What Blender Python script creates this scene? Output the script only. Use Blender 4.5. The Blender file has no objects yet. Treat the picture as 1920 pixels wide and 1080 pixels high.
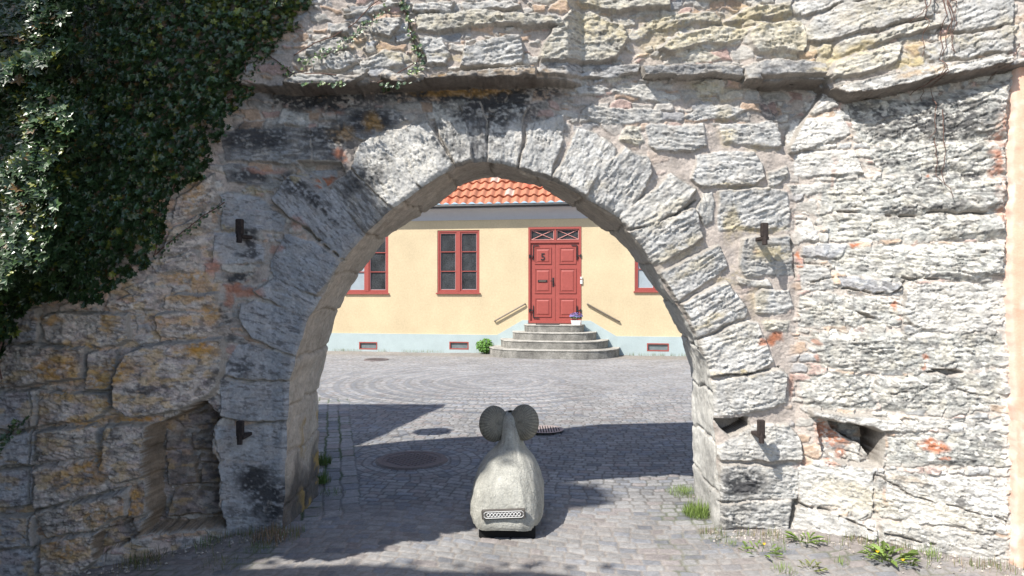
import bpy, bmesh, math, random
import numpy as np
from mathutils import Vector, Matrix, kdtree
R = math.radians
random.seed(7); rng = np.random.default_rng(7)
S = bpy.context.scene
COL = S.collection

# ------------------------------------------------------------ camera, light, exposure
FPX = 1280.0; EYE = 1.75                       # focal length in photo pixels, eye height
cam = bpy.data.cameras.new('camera'); cam.sensor_width = 36; cam.lens = 24; cam.clip_end = 300; cam.clip_start = 0.05
co = bpy.data.objects.new('camera', cam); COL.objects.link(co)
co.location = (0, 0, EYE); co.rotation_euler = (R(90), 0, 0); S.camera = co
SUN_AZ, SUN_EL = 50, 50                        # sun behind-left of the camera
w = bpy.data.worlds.new('World'); S.world = w; w.use_nodes = True
nt = w.node_tree; bg = nt.nodes['Background']
sky = nt.nodes.new('ShaderNodeTexSky'); sky.sky_type = 'NISHITA'; sky.sun_disc = False
sky.sun_elevation = R(SUN_EL); sky.sun_rotation = R(180 + SUN_AZ)
nt.links.new(sky.outputs[0], bg.inputs[0]); bg.inputs[1].default_value = 0.13
sun = bpy.data.lights.new('sun', 'SUN'); sun.energy = 4.6; sun.angle = R(0.5); sun.color = (1, 0.955, 0.89)
so = bpy.data.objects.new('sun', sun); COL.objects.link(so)
sdir = Vector((math.sin(R(SUN_AZ)) * math.cos(R(SUN_EL)), math.cos(R(SUN_AZ)) * math.cos(R(SUN_EL)), -math.sin(R(SUN_EL))))
so.rotation_euler = sdir.to_track_quat('-Z', 'Y').to_euler(); so.location = (-6, -6, 12)
S.view_settings.view_transform = 'Standard'; S.view_settings.look = 'None'
S.view_settings.gamma = 1; S.view_settings.exposure = 0.62
S.render.engine = 'CYCLES'

# ------------------------------------------------------------ materials
def mat(name, rgb=(.5, .5, .5), rough=.9, spec=.3, attr=None, nscale=None, namp=.25, bump=None, metal=0, nscale2=None):
    """Principled; base from an albedo attribute or a plain colour, broken up by procedural noise, plus noise bump."""
    m = bpy.data.materials.new(name); m.use_nodes = True
    t = m.node_tree; b = t.nodes['Principled BSDF']
    b.inputs['Roughness'].default_value = rough; b.inputs['Specular IOR Level'].default_value = spec
    b.inputs['Metallic'].default_value = metal
    if attr:
        a = t.nodes.new('ShaderNodeAttribute'); a.attribute_name = attr; src = a.outputs['Color']
    else:
        a = t.nodes.new('ShaderNodeRGB'); a.outputs[0].default_value = (*rgb, 1); src = a.outputs[0]
    tc = t.nodes.new('ShaderNodeTexCoord')
    for sc in (nscale, nscale2):
        if sc:
            n = t.nodes.new('ShaderNodeTexNoise'); n.inputs['Scale'].default_value = sc; n.inputs['Detail'].default_value = 6
            n.inputs['Roughness'].default_value = .65
            t.links.new(tc.outputs['Object'], n.inputs['Vector'])
            r = t.nodes.new('ShaderNodeMapRange'); r.inputs['From Min'].default_value = .3; r.inputs['From Max'].default_value = .7
            r.inputs['To Min'].default_value = 1 - namp; r.inputs['To Max'].default_value = 1 + namp
            t.links.new(n.outputs['Fac'], r.inputs['Value'])
            v = t.nodes.new('ShaderNodeVectorMath'); v.operation = 'SCALE'
            t.links.new(src, v.inputs[0]); t.links.new(r.outputs[0], v.inputs['Scale']); src = v.outputs[0]
    t.links.new(src, b.inputs['Base Color'])
    if bump:
        n = t.nodes.new('ShaderNodeTexNoise'); n.inputs['Scale'].default_value = bump[0]; n.inputs['Detail'].default_value = 8
        n.inputs['Roughness'].default_value = .7
        t.links.new(tc.outputs['Object'], n.inputs['Vector'])
        bp = t.nodes.new('ShaderNodeBump'); bp.inputs['Distance'].default_value = bump[1]; bp.inputs['Strength'].default_value = 1
        t.links.new(n.outputs['Fac'], bp.inputs['Height']); t.links.new(bp.outputs[0], b.inputs['Normal'])
    return m
M = {}
M['stone'] = mat('limestone', attr='Col', rough=.95, spec=.15, nscale=60, namp=.17, nscale2=14, bump=(70, .006))
M['ground'] = mat('sett_paving', attr='Col', rough=.85, spec=.25, nscale=70, namp=.16, nscale2=1.3, bump=(90, .004))
M['leaf'] = mat('ivy_leaf', attr='Col', rough=.36, spec=.9)
M['leafsoft'] = mat('soft_leaf', attr='Col', rough=.6, spec=.3)
M['vine'] = mat('bare_vine', (.16, .10, .08), .9, nscale=40)
M['peach'] = mat('peach_plaster', attr='Col', rough=.9, nscale=9, namp=.07, nscale2=90, bump=(60, .003))
M['yellow'] = mat('yellow_render', (.63, .515, .335), .9, .2, nscale=1.1, namp=.09, nscale2=22, bump=(40, .009))
M['plinth'] = mat('pale_plinth', (.43, .51, .515), .9, .2, nscale=2.5, namp=.06, nscale2=40, bump=(50, .004))
M['red'] = mat('red_paint', (.36, .085, .07), .5, .4, nscale=14, namp=.08, bump=(80, .001))
M['pinkline'] = mat('pale_glazing_bar', (.62, .30, .27), .6)
M['glass'] = mat('dark_glass', (.05, .054, .058), .15, .6, nscale=2.2, namp=.5, nscale2=30)
M['curtain'] = mat('pale_curtained_glass', (.36, .42, .45), .2, .6, nscale=3, namp=.12)
M['ventglass'] = mat('basement_glass', (.17, .21, .22), .35, .5, nscale=8, namp=.2)
M['eave'] = mat('grey_eave_board', (.50, .50, .52), .7, nscale=8, namp=.04)
M['gutter'] = mat('dark_gutter', (.03, .032, .036), .5, .4)
M['tile'] = mat('clay_tile', attr='Col', rough=.85, spec=.2, nscale=20, namp=.12, bump=(60, .004))
M['step'] = mat('step_stone', attr='Col', rough=.9, spec=.2, nscale=30, namp=.3, nscale2=4, bump=(30, .014))
M['iron'] = mat('black_iron', (.025, .024, .026), .6, .4, nscale=30, namp=.2)
M['rust'] = mat('rusted_iron', (.042, .032, .029), .85, .3, nscale=50, namp=.4, bump=(90, .004))
M['rail'] = mat('rail_metal', (.20, .17, .14), .5, .4, metal=.3)
M['manhole'] = mat('cast_iron_cover', (.135, .112, .108), .7, .4, nscale=40, namp=.25)
M['grate'] = mat('drain_grate_metal', (.34, .28, .26), .6, .4, nscale=40, namp=.25)
M['dark'] = mat('dark_void', (.012, .012, .012), .9)
M['concrete'] = mat('cast_concrete', attr='Col', rough=.92, spec=.15, nscale=90, namp=.22, nscale2=9, bump=(55, .016))
M['white'] = mat('white_paint', (.72, .72, .70), .6)
M['plaque'] = mat('plaque_metal', (.10, .09, .08), .7, nscale=60, namp=.25)
M['mat'] = mat('doormat_rubber', (.06, .055, .055), .95)
M['caster_render'] = mat('unseen_caster_render', (.45, .40, .33), .9, nscale=3)

# ------------------------------------------------------------ object helpers
def tag(o, label=None, cat=None, group=None, kind=None):
    if label: o['label'] = label
    if cat: o['category'] = cat
    if group: o['group'] = group
    if kind: o['kind'] = kind
    return o
def empty(name, loc=(0, 0, 0), rz=0):
    o = bpy.data.objects.new(name, None); COL.objects.link(o); o.location = loc; o.rotation_euler = (0, 0, rz)
    o.empty_display_size = .2; return o
def npmesh(name, V, F, m, parent=None, col=None, smooth=True):
    V = np.asarray(V, np.float32); F = np.asarray(F, np.int32); k = F.shape[1]
    me = bpy.data.meshes.new(name); me.vertices.add(len(V)); me.vertices.foreach_set('co', V.ravel())
    me.loops.add(F.size); me.loops.foreach_set('vertex_index', F.ravel())
    me.polygons.add(len(F)); me.polygons.foreach_set('loop_start', np.arange(len(F), dtype=np.int32) * k)
    me.polygons.foreach_set('loop_total', np.full(len(F), k, np.int32))
    me.polygons.foreach_set('use_smooth', np.full(len(F), smooth, bool))
    me.update(calc_edges=True)
    if col is not None:
        a = me.color_attributes.new('Col', 'FLOAT_COLOR', 'POINT')
        c = np.ones((len(V), 4), np.float32); c[:, :3] = np.clip(col, 0, 1); a.data.foreach_set('color', c.ravel())
    me.materials.append(m)
    o = bpy.data.objects.new(name, me); COL.objects.link(o)
    if parent: o.parent = parent
    return o
class MB:
    """collects simple shapes into one bmesh"""
    def __init__(s): s.bm = bmesh.new()
    def box(s, a, b, bev=0):
        x0, y0, z0 = a; x1, y1, z1 = b
        vs = [s.bm.verts.new(p) for p in ((x0,y0,z0),(x1,y0,z0),(x1,y1,z0),(x0,y1,z0),(x0,y0,z1),(x1,y0,z1),(x1,y1,z1),(x0,y1,z1))]
        fs = [s.bm.faces.new([vs[i] for i in f]) for f in ((0,3,2,1),(4,5,6,7),(0,1,5,4),(1,2,6,5),(2,3,7,6),(3,0,4,7))]
        if bev:
            es = list({e for f in fs for e in f.edges}); bmesh.ops.bevel(s.bm, geom=es, offset=bev, segments=1, affect='EDGES')
        return s
    def prism(s, pts, y0, y1):          # polygon in xz extruded along y
        a = [s.bm.verts.new((x, y0, z)) for x, z in pts]; b = [s.bm.verts.new((x, y1, z)) for x, z in pts]
        s.bm.faces.new(a); s.bm.faces.new(b[::-1]); n = len(pts)
        for i in range(n): s.bm.faces.new((a[i], b[i], b[(i+1) % n], a[(i+1) % n]))
        return s
    def tube(s, pts, rad, seg=6, cap=True):
        pts = [Vector(p) for p in pts]; rings = []
        for i, p in enumerate(pts):
            d = (pts[min(i+1, len(pts)-1)] - pts[max(i-1, 0)]).normalized()
            u = d.cross(Vector((0, 0, 1)));
            if u.length < 1e-3: u = d.cross(Vector((1, 0, 0)))
            u.normalize(); v = d.cross(u); r = rad[i] if isinstance(rad, (list, tuple)) else rad
            rings.append([s.bm.verts.new(p + (u*math.cos(2*math.pi*k/seg) + v*math.sin(2*math.pi*k/seg))*r) for k in range(seg)])
        for a, b in zip(rings, rings[1:]):
            for k in range(seg): s.bm.faces.new((a[k], a[(k+1) % seg], b[(k+1) % seg], b[k]))
        if cap: s.bm.faces.new(rings[0]); s.bm.faces.new(rings[-1])
        return s
    def build(s, name, m, parent=None, smooth=False, col=None):
        bmesh.ops.recalc_face_normals(s.bm, faces=s.bm.faces)
        me = bpy.data.meshes.new(name); s.bm.to_mesh(me); s.bm.free()
        if smooth:
            for p in me.polygons: p.use_smooth = True
        if col is not None:
            a = me.color_attributes.new('Col', 'FLOAT_COLOR', 'POINT')
            for i, v in enumerate(me.vertices): a.data[i].color = (*col(v.co), 1)
        me.materials.append(m); o = bpy.data.objects.new(name, me); COL.objects.link(o)
        if parent: o.parent = parent
        return o

# ------------------------------------------------------------ noise
def h2(ix, iy, seed=0):
    h = (ix.astype(np.int64) * 374761393 + iy.astype(np.int64) * 668265263 + seed * 144665377) & 0xffffffff
    h = ((h ^ (h >> 13)) * 1274126177) & 0xffffffff
    h = ((h ^ (h >> 16)) * 2246822519) & 0xffffffff
    return ((h ^ (h >> 15)) & 0xffffff).astype(np.float64) / 0xffffff
def vn(x, y, seed=0):
    ix = np.floor(x); iy = np.floor(y); fx = x - ix; fy = y - iy
    fx = fx*fx*(3-2*fx); fy = fy*fy*(3-2*fy)
    a = h2(ix, iy, seed); b = h2(ix+1, iy, seed); c = h2(ix, iy+1, seed); d = h2(ix+1, iy+1, seed)
    return (a*(1-fx)+b*fx)*(1-fy) + (c*(1-fx)+d*fx)*fy
def fbm(x, y, seed=0, o=4, g=.5):
    r = np.zeros(np.broadcast(x, y).shape); a = 1; t = 0
    for i in range(o):
        r += a*vn(x*2**i + 17.3*i, y*2**i - 9.1*i, seed+i*7); t += a; a *= g
    return r/t                       # 0..1
def sst(a, b, x):
    t = np.clip((x-a)/(b-a), 0, 1); return t*t*(3-2*t)
def voro(x, y, seed=0, jit=.85):
    ix = np.floor(x); iy = np.floor(y); f1 = np.full(x.shape, 9.); f2 = f1.copy(); idv = np.zeros(x.shape)
    for dx in (-1, 0, 1):
        for dy in (-1, 0, 1):
            cx = ix+dx; cy = iy+dy
            px = cx+.5+(h2(cx, cy, seed)-.5)*jit; py = cy+.5+(h2(cx, cy, seed+5)-.5)*jit
            d = np.hypot(px-x, py-y); n = d < f1
            f2 = np.where(n, f1, np.minimum(f2, d)); idv = np.where(n, h2(cx, cy, seed+9), idv); f1 = np.where(n, d, f1)
    return f1, f2, idv

def rows(u, v, rh, cw, seed):
    r = np.floor(v/rh); fv = v/rh-r; uu = u/cw + h2(r, r*0, seed)*9
    c = np.floor(uu); b0 = c+(h2(c, r, seed+1)-.5)*.45; b1 = c+1+(h2(c+1, r, seed+1)-.5)*.45
    sh = uu < b0; c = np.where(sh, c-1, c); sh2 = uu >= b1; 
    b0n = c+(h2(c, r, seed+1)-.5)*.45; b1n = c+1+(h2(c+1, r, seed+1)-.5)*.45
    over = uu >= b1n; c = np.where(over, c+1, c); b0n = np.where(over, b1n, b0n); b1n = np.where(over, c+1+(h2(c+1, r, seed+1)-.5)*.45, b1n)
    e = np.minimum(np.minimum(uu-b0n, b1n-uu)*cw, np.minimum(fv, 1-fv)*rh)
    return e, h2(c, r, seed+3), h2(c, r, seed+4)

# ------------------------------------------------------------ the old wall: shape of its face
WX = np.array([-9, -4.6, -3.2, -2.75, -2.35, -2.0, -1.75, 2.07, 3.19, 4.2, 9])
WY = np.array([3.75, 3.9, 4.12, 4.22, 4.5, 4.88, 5.0, 5.0, 4.36, 3.79, 1.1])
_tx = np.linspace(-9, 4.5, 6000); _ty = np.interp(_tx, WX, WY); _tp = 960 + FPX*_tx/_ty
def wall_at(px, py, out=0.):
    """point of the wall's base surface seen along the photo ray (px,py); out = metres proud of it"""
    x = np.interp(px, _tp, _tx); y = np.interp(x, WX, WY)
    z = EYE + (540-py)/FPX*y
    return x, y - out, z
def wpt(px, py, out=0.):
    x, y, z = wall_at(np.array(float(px)), np.array(float(py)), out); return Vector((float(x), float(y), float(z)))

ARCH_F = [(529,1010),(531,985),(536,860),(541,760),(545,716),(556,666),(578,599),(601,556),(639,491),(687,437),(737,392),(790,355),(855,312),
 (880,305),(907,303),(940,307),(971,316),(1032,337),(1092,367),(1160,410),(1176,430),(1200,455),(1228,500),(1247,541),(1267,568),(1288,600),
 (1307,636),(1322,675),(1332,708),(1337,740),(1340,790),(1345,840),(1347,878),(1350,984),(1350,1010)]
ARCH_B = [(594,945),(596,860),(596,800),(595,740),(604,687),(611,651),(632,589),(648,553),(682,500),(727,442),(770,412),(815,385),(868,345),
 (905,334),(947,331),(1003,343),(1060,377),(1112,410),(1155,442),(1180,465),(1225,535),(1245,557),(1267,605),(1276,622),(1297,690),(1299,722),
 (1299,780),(1303,945)]
def resample(P, n):
    P = np.array(P, float); d = np.r_[0, np.cumsum(np.hypot(*np.diff(P, axis=0).T))]
    s = np.linspace(0, d[-1], n); return np.c_[np.interp(s, d, P[:, 0]), np.interp(s, d, P[:, 1])]
NS = 520
AF = resample(ARCH_F, NS); ABk = resample(ARCH_B, NS)
_s = np.linspace(0, 1, NS)
def nrm(P):
    t = np.gradient(P, axis=0); t /= np.linalg.norm(t, axis=1)[:, None]; return np.c_[t[:, 1], -t[:, 0]]
AF += nrm(AF)*((fbm(_s*60, _s*0, 3, 4)-.5)*7)[:, None]

# stones: type angle protrusion(cm) ; polygon in photo pixels along the wall face
# types g grey, w whitish, b blue-grey, k black-stained, y yellowish, o ochre, r rough eroded, n brown niche
ST = '''
b 2 4 P 412,711 545,716 538,792 470,790 411,778
b 4 4 P 403,803 455,800 538,796 538,862 415,863 402,840
b 2 4 P 415,866 538,864 536,943 412,935
b 0 3 P 420,938 536,944 531,1010 415,1010
b 15 4 V 420,705 441,642 558,668 545,714
b 20 4 V 453,574 482,565 530,580 577,599 553,664 476,636 453,598
b 28 4 V 479,547 512,524 598,559 583,598 530,577
b 34 4 V 533,435 506,488 506,506 515,524 592,553 639,491 618,476 586,455 565,452
b 50 5 V 510,372 545,330 552,325 628,358 684,437 641,489 600,455 560,420
k 52 4 V 622,350 655,320 737,391 689,436 665,410
w 58 5 V 655,315 675,272 702,247 792,353 738,390
w 66 5 V 704,250 750,245 800,225 853,313 795,352
w 74 4 V 808,192 845,205 870,225 888,305 857,312 825,250
k 82 4 V 862,200 900,190 913,230 911,302 890,304
g 96 4 V 917,225 950,195 985,200 980,235 969,315 915,302
g 106 5 V 990,228 1058,215 1055,262 1034,336 973,316
g 118 5 V 1084,239 1112,245 1155,275 1150,292 1095,366 1037,338 1066,275
g 128 5 V 1172,276 1210,295 1222,322 1205,365 1161,410 1094,367 1135,308
w 142 5 V 1240,345 1260,325 1307,355 1295,380 1255,410 1177,430 1160,412 1195,380
g 148 5 V 1305,392 1320,442 1272,475 1228,497 1178,437 1235,415
g 150 5 V 1352,460 1365,505 1330,527 1270,565 1237,512 1290,482
g 152 5 V 1362,532 1380,547 1400,582 1395,597 1308,634 1275,570 1330,542
w 162 4 V 1311,639 1400,602 1422,605 1450,680 1415,695 1331,707
w 172 4 P 1334,718 1460,690 1474,700 1474,755 1440,768 1342,784
w 4 4 P 1404,800 1480,795 1500,820 1500,862 1348,866 1342,838 1385,820
w 2 4 P 1347,875 1495,872 1497,934 1348,940
w 2 4 P 1349,945 1486,938 1482,992 1351,992
g 0 4 A 1305,292 1340,285 1415,287 1432,310 1432,330 1415,345 1310,347 1300,335
g 4 3 A 1212,240 1235,232 1320,236 1326,270 1300,283 1225,280 1212,265
g 4 3 A 1355,232 1450,228 1463,255 1465,275 1440,277 1355,270
g 160 3 A 1347,358 1440,350 1480,365 1480,430 1400,433 1350,430
w 100 3 A 1320,362 1335,358 1340,410 1325,418 1306,395
g 2 4 A 1392,452 1480,440 1487,515 1400,517 1388,500
g 0 3 A 1415,560 1427,542 1475,545 1485,572 1462,590 1417,585
w 5 3 A 1385,520 1440,526 1445,537 1388,532
y 0 2 A 1430,600 1480,600 1475,620 1435,615
g 6 3 A 1092,207 1110,197 1240,207 1242,225 1167,235 1120,227 1090,220
w 12 3 A 1147,160 1220,162 1272,185 1252,192 1185,177 1150,172
g 170 3 A 1287,217 1310,205 1370,197 1395,207 1370,222 1310,225
y 0 3 A 1300,155 1320,147 1360,165 1350,178 1310,180
g 0 3 A 1080,165 1132,165 1135,176 1085,178
w 140 3 A 1547,165 1570,197 1527,212 1512,197
w 175 4 A 1497,222 1580,217 1597,250 1560,266 1480,285 1478,250
w 175 3 A 1492,288 1608,284 1620,325 1490,330
w 165 3 A 1440,322 1475,308 1478,335 1450,350 1438,345
w 170 2 A 1482,352 1540,345 1540,360 1490,368
w 30 3 A 1498,425 1518,412 1538,448 1530,452 1500,445
y 0 2 A 1140,140 1190,140 1180,152 1135,155
y 0 2 A 1175,240 1200,240 1205,262 1192,272 1160,262
y 170 7 U 1035,65 1067,30 1107,20 1165,45 1180,70 1155,110 1120,119 1015,125 1010,115
k 176 4 U 1012,126 1200,120 1195,137 1135,149 1012,146
k 178 9 L 1201,120 1397,118 1397,142 1335,135 1270,143 1210,142
k 178 9 L 1398,112 1440,108 1550,117 1550,148 1440,150 1402,147
y 160 3 U 1190,62 1215,38 1250,28 1340,20 1352,42 1300,40 1235,58 1195,68
y 168 5 U 1235,92 1272,60 1360,45 1400,57 1392,72 1360,85 1302,82 1260,100
y 0 2 U 1277,105 1310,90 1350,110 1325,117 1280,117
y 170 4 U 1360,32 1397,10 1440,7 1488,5 1490,25 1435,32 1372,37
y 0 5 U 1405,52 1430,38 1505,38 1514,72 1507,100 1420,97 1408,75
y 0 6 U 780,25 902,17 960,22 1050,32 1055,45 985,50 960,45 880,47 830,57 780,55
g 168 7 U 867,85 955,67 975,65 978,95 975,115 955,121 865,122 865,100
g 176 7 L 780,145 822,135 960,121 1008,125 1007,146 960,147 817,151
g 0 4 U 782,67 827,70 840,100 837,120 800,115
g 0 5 U 700,32 755,32 750,50 730,70 697,55
g 160 5 U 617,50 652,37 652,60 617,67
g 170 5 U 575,77 640,72 655,90 620,100 572,102
g 172 5 U 585,110 655,97 675,117 640,127 588,128
g 165 4 U 677,112 720,95 755,107 757,125 682,130
g 176 6 L 525,156 555,132 695,135 655,160 580,163
g 10 5 L 725,132 780,141 755,156 715,150
g 176 4 U 642,22 730,2 752,2 725,15 660,25
g 178 5 U 775,6 855,1 850,20 775,22
g 178 4 U 870,5 955,0 975,14 870,18
y 178 6 U 1080,-5 1260,-8 1255,12 1160,22 1090,8
y 170 5 U 1300,-10 1420,-20 1420,-4 1310,0
g 160 4 U 1490,9 1640,-25 1620,-3 1512,27 1495,25
g 163 5 U 1515,67 1522,37 1590,5 1640,-2 1747,-18 1747,30 1647,52 1590,65 1565,72
y 163 5 U 1571,98 1580,78 1735,38 1765,50 1720,65 1670,73 1578,102
y 163 5 U 1561,147 1573,110 1692,77 1690,95 1680,122 1620,140
w 166 7 L 1565,161 1665,140 1740,121 1897,102 1897,121 1740,153 1615,177 1588,176
g 163 5 U 1766,25 1800,-5 1900,-12 1897,45 1790,60 1767,47
g 163 5 U 1722,93 1790,67 1897,50 1897,97 1740,115
y 0 3 U 1532,90 1545,80 1563,85 1560,98 1540,103
r 163 3 A 1587,186 1700,196 1890,150 1888,258 1700,262 1632,275 1612,255 1590,205
r 168 3 A 1630,280 1690,265 1888,262 1885,328 1660,325 1634,300
r 176 3 A 1546,345 1600,338 1700,331 1885,333 1885,394 1720,403 1570,399 1543,392
r 175 3 A 1532,405 1720,407 1882,400 1885,446 1740,450 1560,448 1545,425
b 176 3 A 1508,462 1586,459 1583,478 1575,485 1505,481
r 6 3 A 1592,463 1750,458 1882,455 1882,520 1700,527 1575,514 1562,490
b 10 3 A 1572,520 1690,529 1690,543 1665,549 1580,541
r 4 2 A 1498,552 1660,560 1680,580 1680,607 1500,615
w 176 3 A 1696,545 1720,535 1882,530 1885,618 1722,615 1693,590
r 2 2 A 1520,627 1720,622 1882,625 1882,685 1720,702 1540,690
r 172 2 A 1550,700 1636,706 1640,762 1512,765 1500,715
r 4 2 A 1645,712 1880,696 1882,760 1700,772 1648,762
w 8 5 A 1520,772 1600,778 1700,792 1882,785 1882,800 1700,808 1660,808 1560,788 1522,785
r 10 2 A 1668,820 1882,805 1885,872 1668,868
w 15 2 A 1497,878 1530,866 1636,885 1636,962 1500,942
w 15 2 A 1642,880 1885,905 1885,1000 1648,968
w 18 2 A 1490,950 1540,958 1640,988 1640,1010 1488,995
w 18 2 A 1648,978 1885,1012 1890,1060 1740,1040 1650,1015
g 0 2 A 1500,500 1555,500 1560,545 1502,540
k 176 3 B 417,245 580,240 585,304 425,305
k 170 3 B 584,240 630,240 650,270 635,300 588,302
g 0 3 B 520,232 530,207 580,212 578,235
k 4 3 B 628,205 737,205 765,227 735,240 680,262 632,230
k 12 3 B 420,312 480,315 510,342 480,350 427,340
b 4 2 B 577,317 625,317 627,330 582,331
b 4 3 B 410,370 425,362 487,370 510,392 417,393
b 2 3 B 417,397 520,395 535,412 530,428 417,432
b 2 3 B 400,438 460,441 497,458 494,491 399,491
o 170 3 O 330,372 400,325 402,385 320,420
o 165 3 O 318,430 395,395 395,460 305,478
o 170 3 O 305,487 362,465 375,480 375,507 300,512
o 0 3 O 310,555 410,545 410,577 305,580
o 175 3 O 200,560 260,550 290,552 287,580 240,582 200,577
o 170 2 O 225,540 275,522 280,545 240,550
o 2 3 O 290,592 315,585 412,585 410,620 370,635 292,632
o 4 4 O 75,595 125,587 240,590 243,640 220,650 175,650 82,640
b 2 4 O 18,580 70,572 72,600 72,645 10,642
o 2 4 O -60,650 160,648 155,710 80,722 -60,722
o 2 9 O 235,665 300,645 412,637 416,700 390,744 334,773 246,781 213,763 218,707
o 4 4 O 165,660 220,657 215,700 208,728 163,730
o 6 4 O 67,739 204,735 207,765 176,788 70,802
b 2 4 O -60,735 62,733 65,800 -60,812
o 8 4 O 72,812 183,795 183,851 76,866
o 4 6 O 200,798 281,794 274,834 271,895 211,908 188,876 190,840
b 2 4 O -60,826 67,812 65,870 -60,878
b 2 4 O -60,885 62,880 65,945 -60,953
o 6 4 O 68,877 176,855 196,880 230,911 105,946 70,953
o 170 5 O 60,960 239,918 236,967 183,992 84,1010
b 2 4 O -60,967 66,965 67,1024 -60,1032
o 4 5 O 76,1016 183,995 183,1050 141,1090 76,1095
b 2 4 O -60,1038 68,1032 68,1120 -60,1120
n 10 3 O 244,918 274,897 278,960 240,971
n 170 3 O 195,1000 279,966 262,1008 190,1030
n 2 4 N 330,822 395,815 400,853 336,856
n 2 4 N 350,862 398,862 405,882 352,880
n 2 4 N 278,868 342,864 350,920 287,925
n 2 4 N 353,886 406,888 403,922 353,922
n 2 5 N 300,932 410,926 416,978 288,988
n 2 3 N 283,820 320,815 322,855 280,860
n 170 3 N 300,790 385,775 395,805 320,812
'''
# recesses and holes: depth(cm), edge softness, polygon
HOLES = '''
19 5 281,795 334,775 390,748 413,780 402,806 401,840 412,868 414,935 421,990 262,1002 281,962 273,900 276,840
20 1.5 1339,787 1375,785 1402,782 1404,800 1368,819 1352,803
8 3 1530,794 1560,789 1620,798 1657,812 1660,835 1654,874 1600,872 1570,866 1538,846
30 2.5 1562,792 1620,799 1657,813 1659,835 1652,872 1640,862 1622,836 1590,822 1568,806
6 3 1487,940 1497,938 1485,992 1479,992
6 3 1412,152 1552,150 1535,185 1480,272 1465,272 1458,230
5 9 280,1000 184,1048 183,995 245,965
6 3 560,300 640,305 650,330 610,352 600,335 570,318
6 3 1487,935 1500,935 1500,952 1487,950
7 2 1745,694 1790,690 1810,698 1780,706
4 2 1600,580 1625,588 1645,597 1625,598
'''
CR = '''3 4 1570,400 1640,402 1720,404 1760,398 1850,400
3 4 1652,512 1700,522 1770,527
3 3 1580,542 1640,548 1672,549 1690,535 1697,525
2 3 1500,530 1540,524 1575,520
3 3 1740,700 1770,698 1785,690 1800,700
2 3 1660,736 1700,737
2 3 1794,729 1830,739
2 3 1660,870 1656,890
3 4 1497,945 1540,955 1600,980 1660,1000 1750,1020
2 3 1640,890 1700,925 1780,950 1890,980
3 3 1636,882 1640,960
4 5 560,420 590,445 640,490
3 3 125,583 160,585 195,588
2 3 0,730 60,728 130,738
3 3 62,735 66,800 64,880 66,950 66,1030
2 3 540,715 480,712 430,708
2 3 538,794 480,795
2 3 1040,520 1042,521
3 3 1236,415 1290,392 1305,378
3 3 1310,708 1400,700 1460,688
2 3 1478,440 1486,470 1490,520
2 2 1508,495 1560,500
'''
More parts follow.
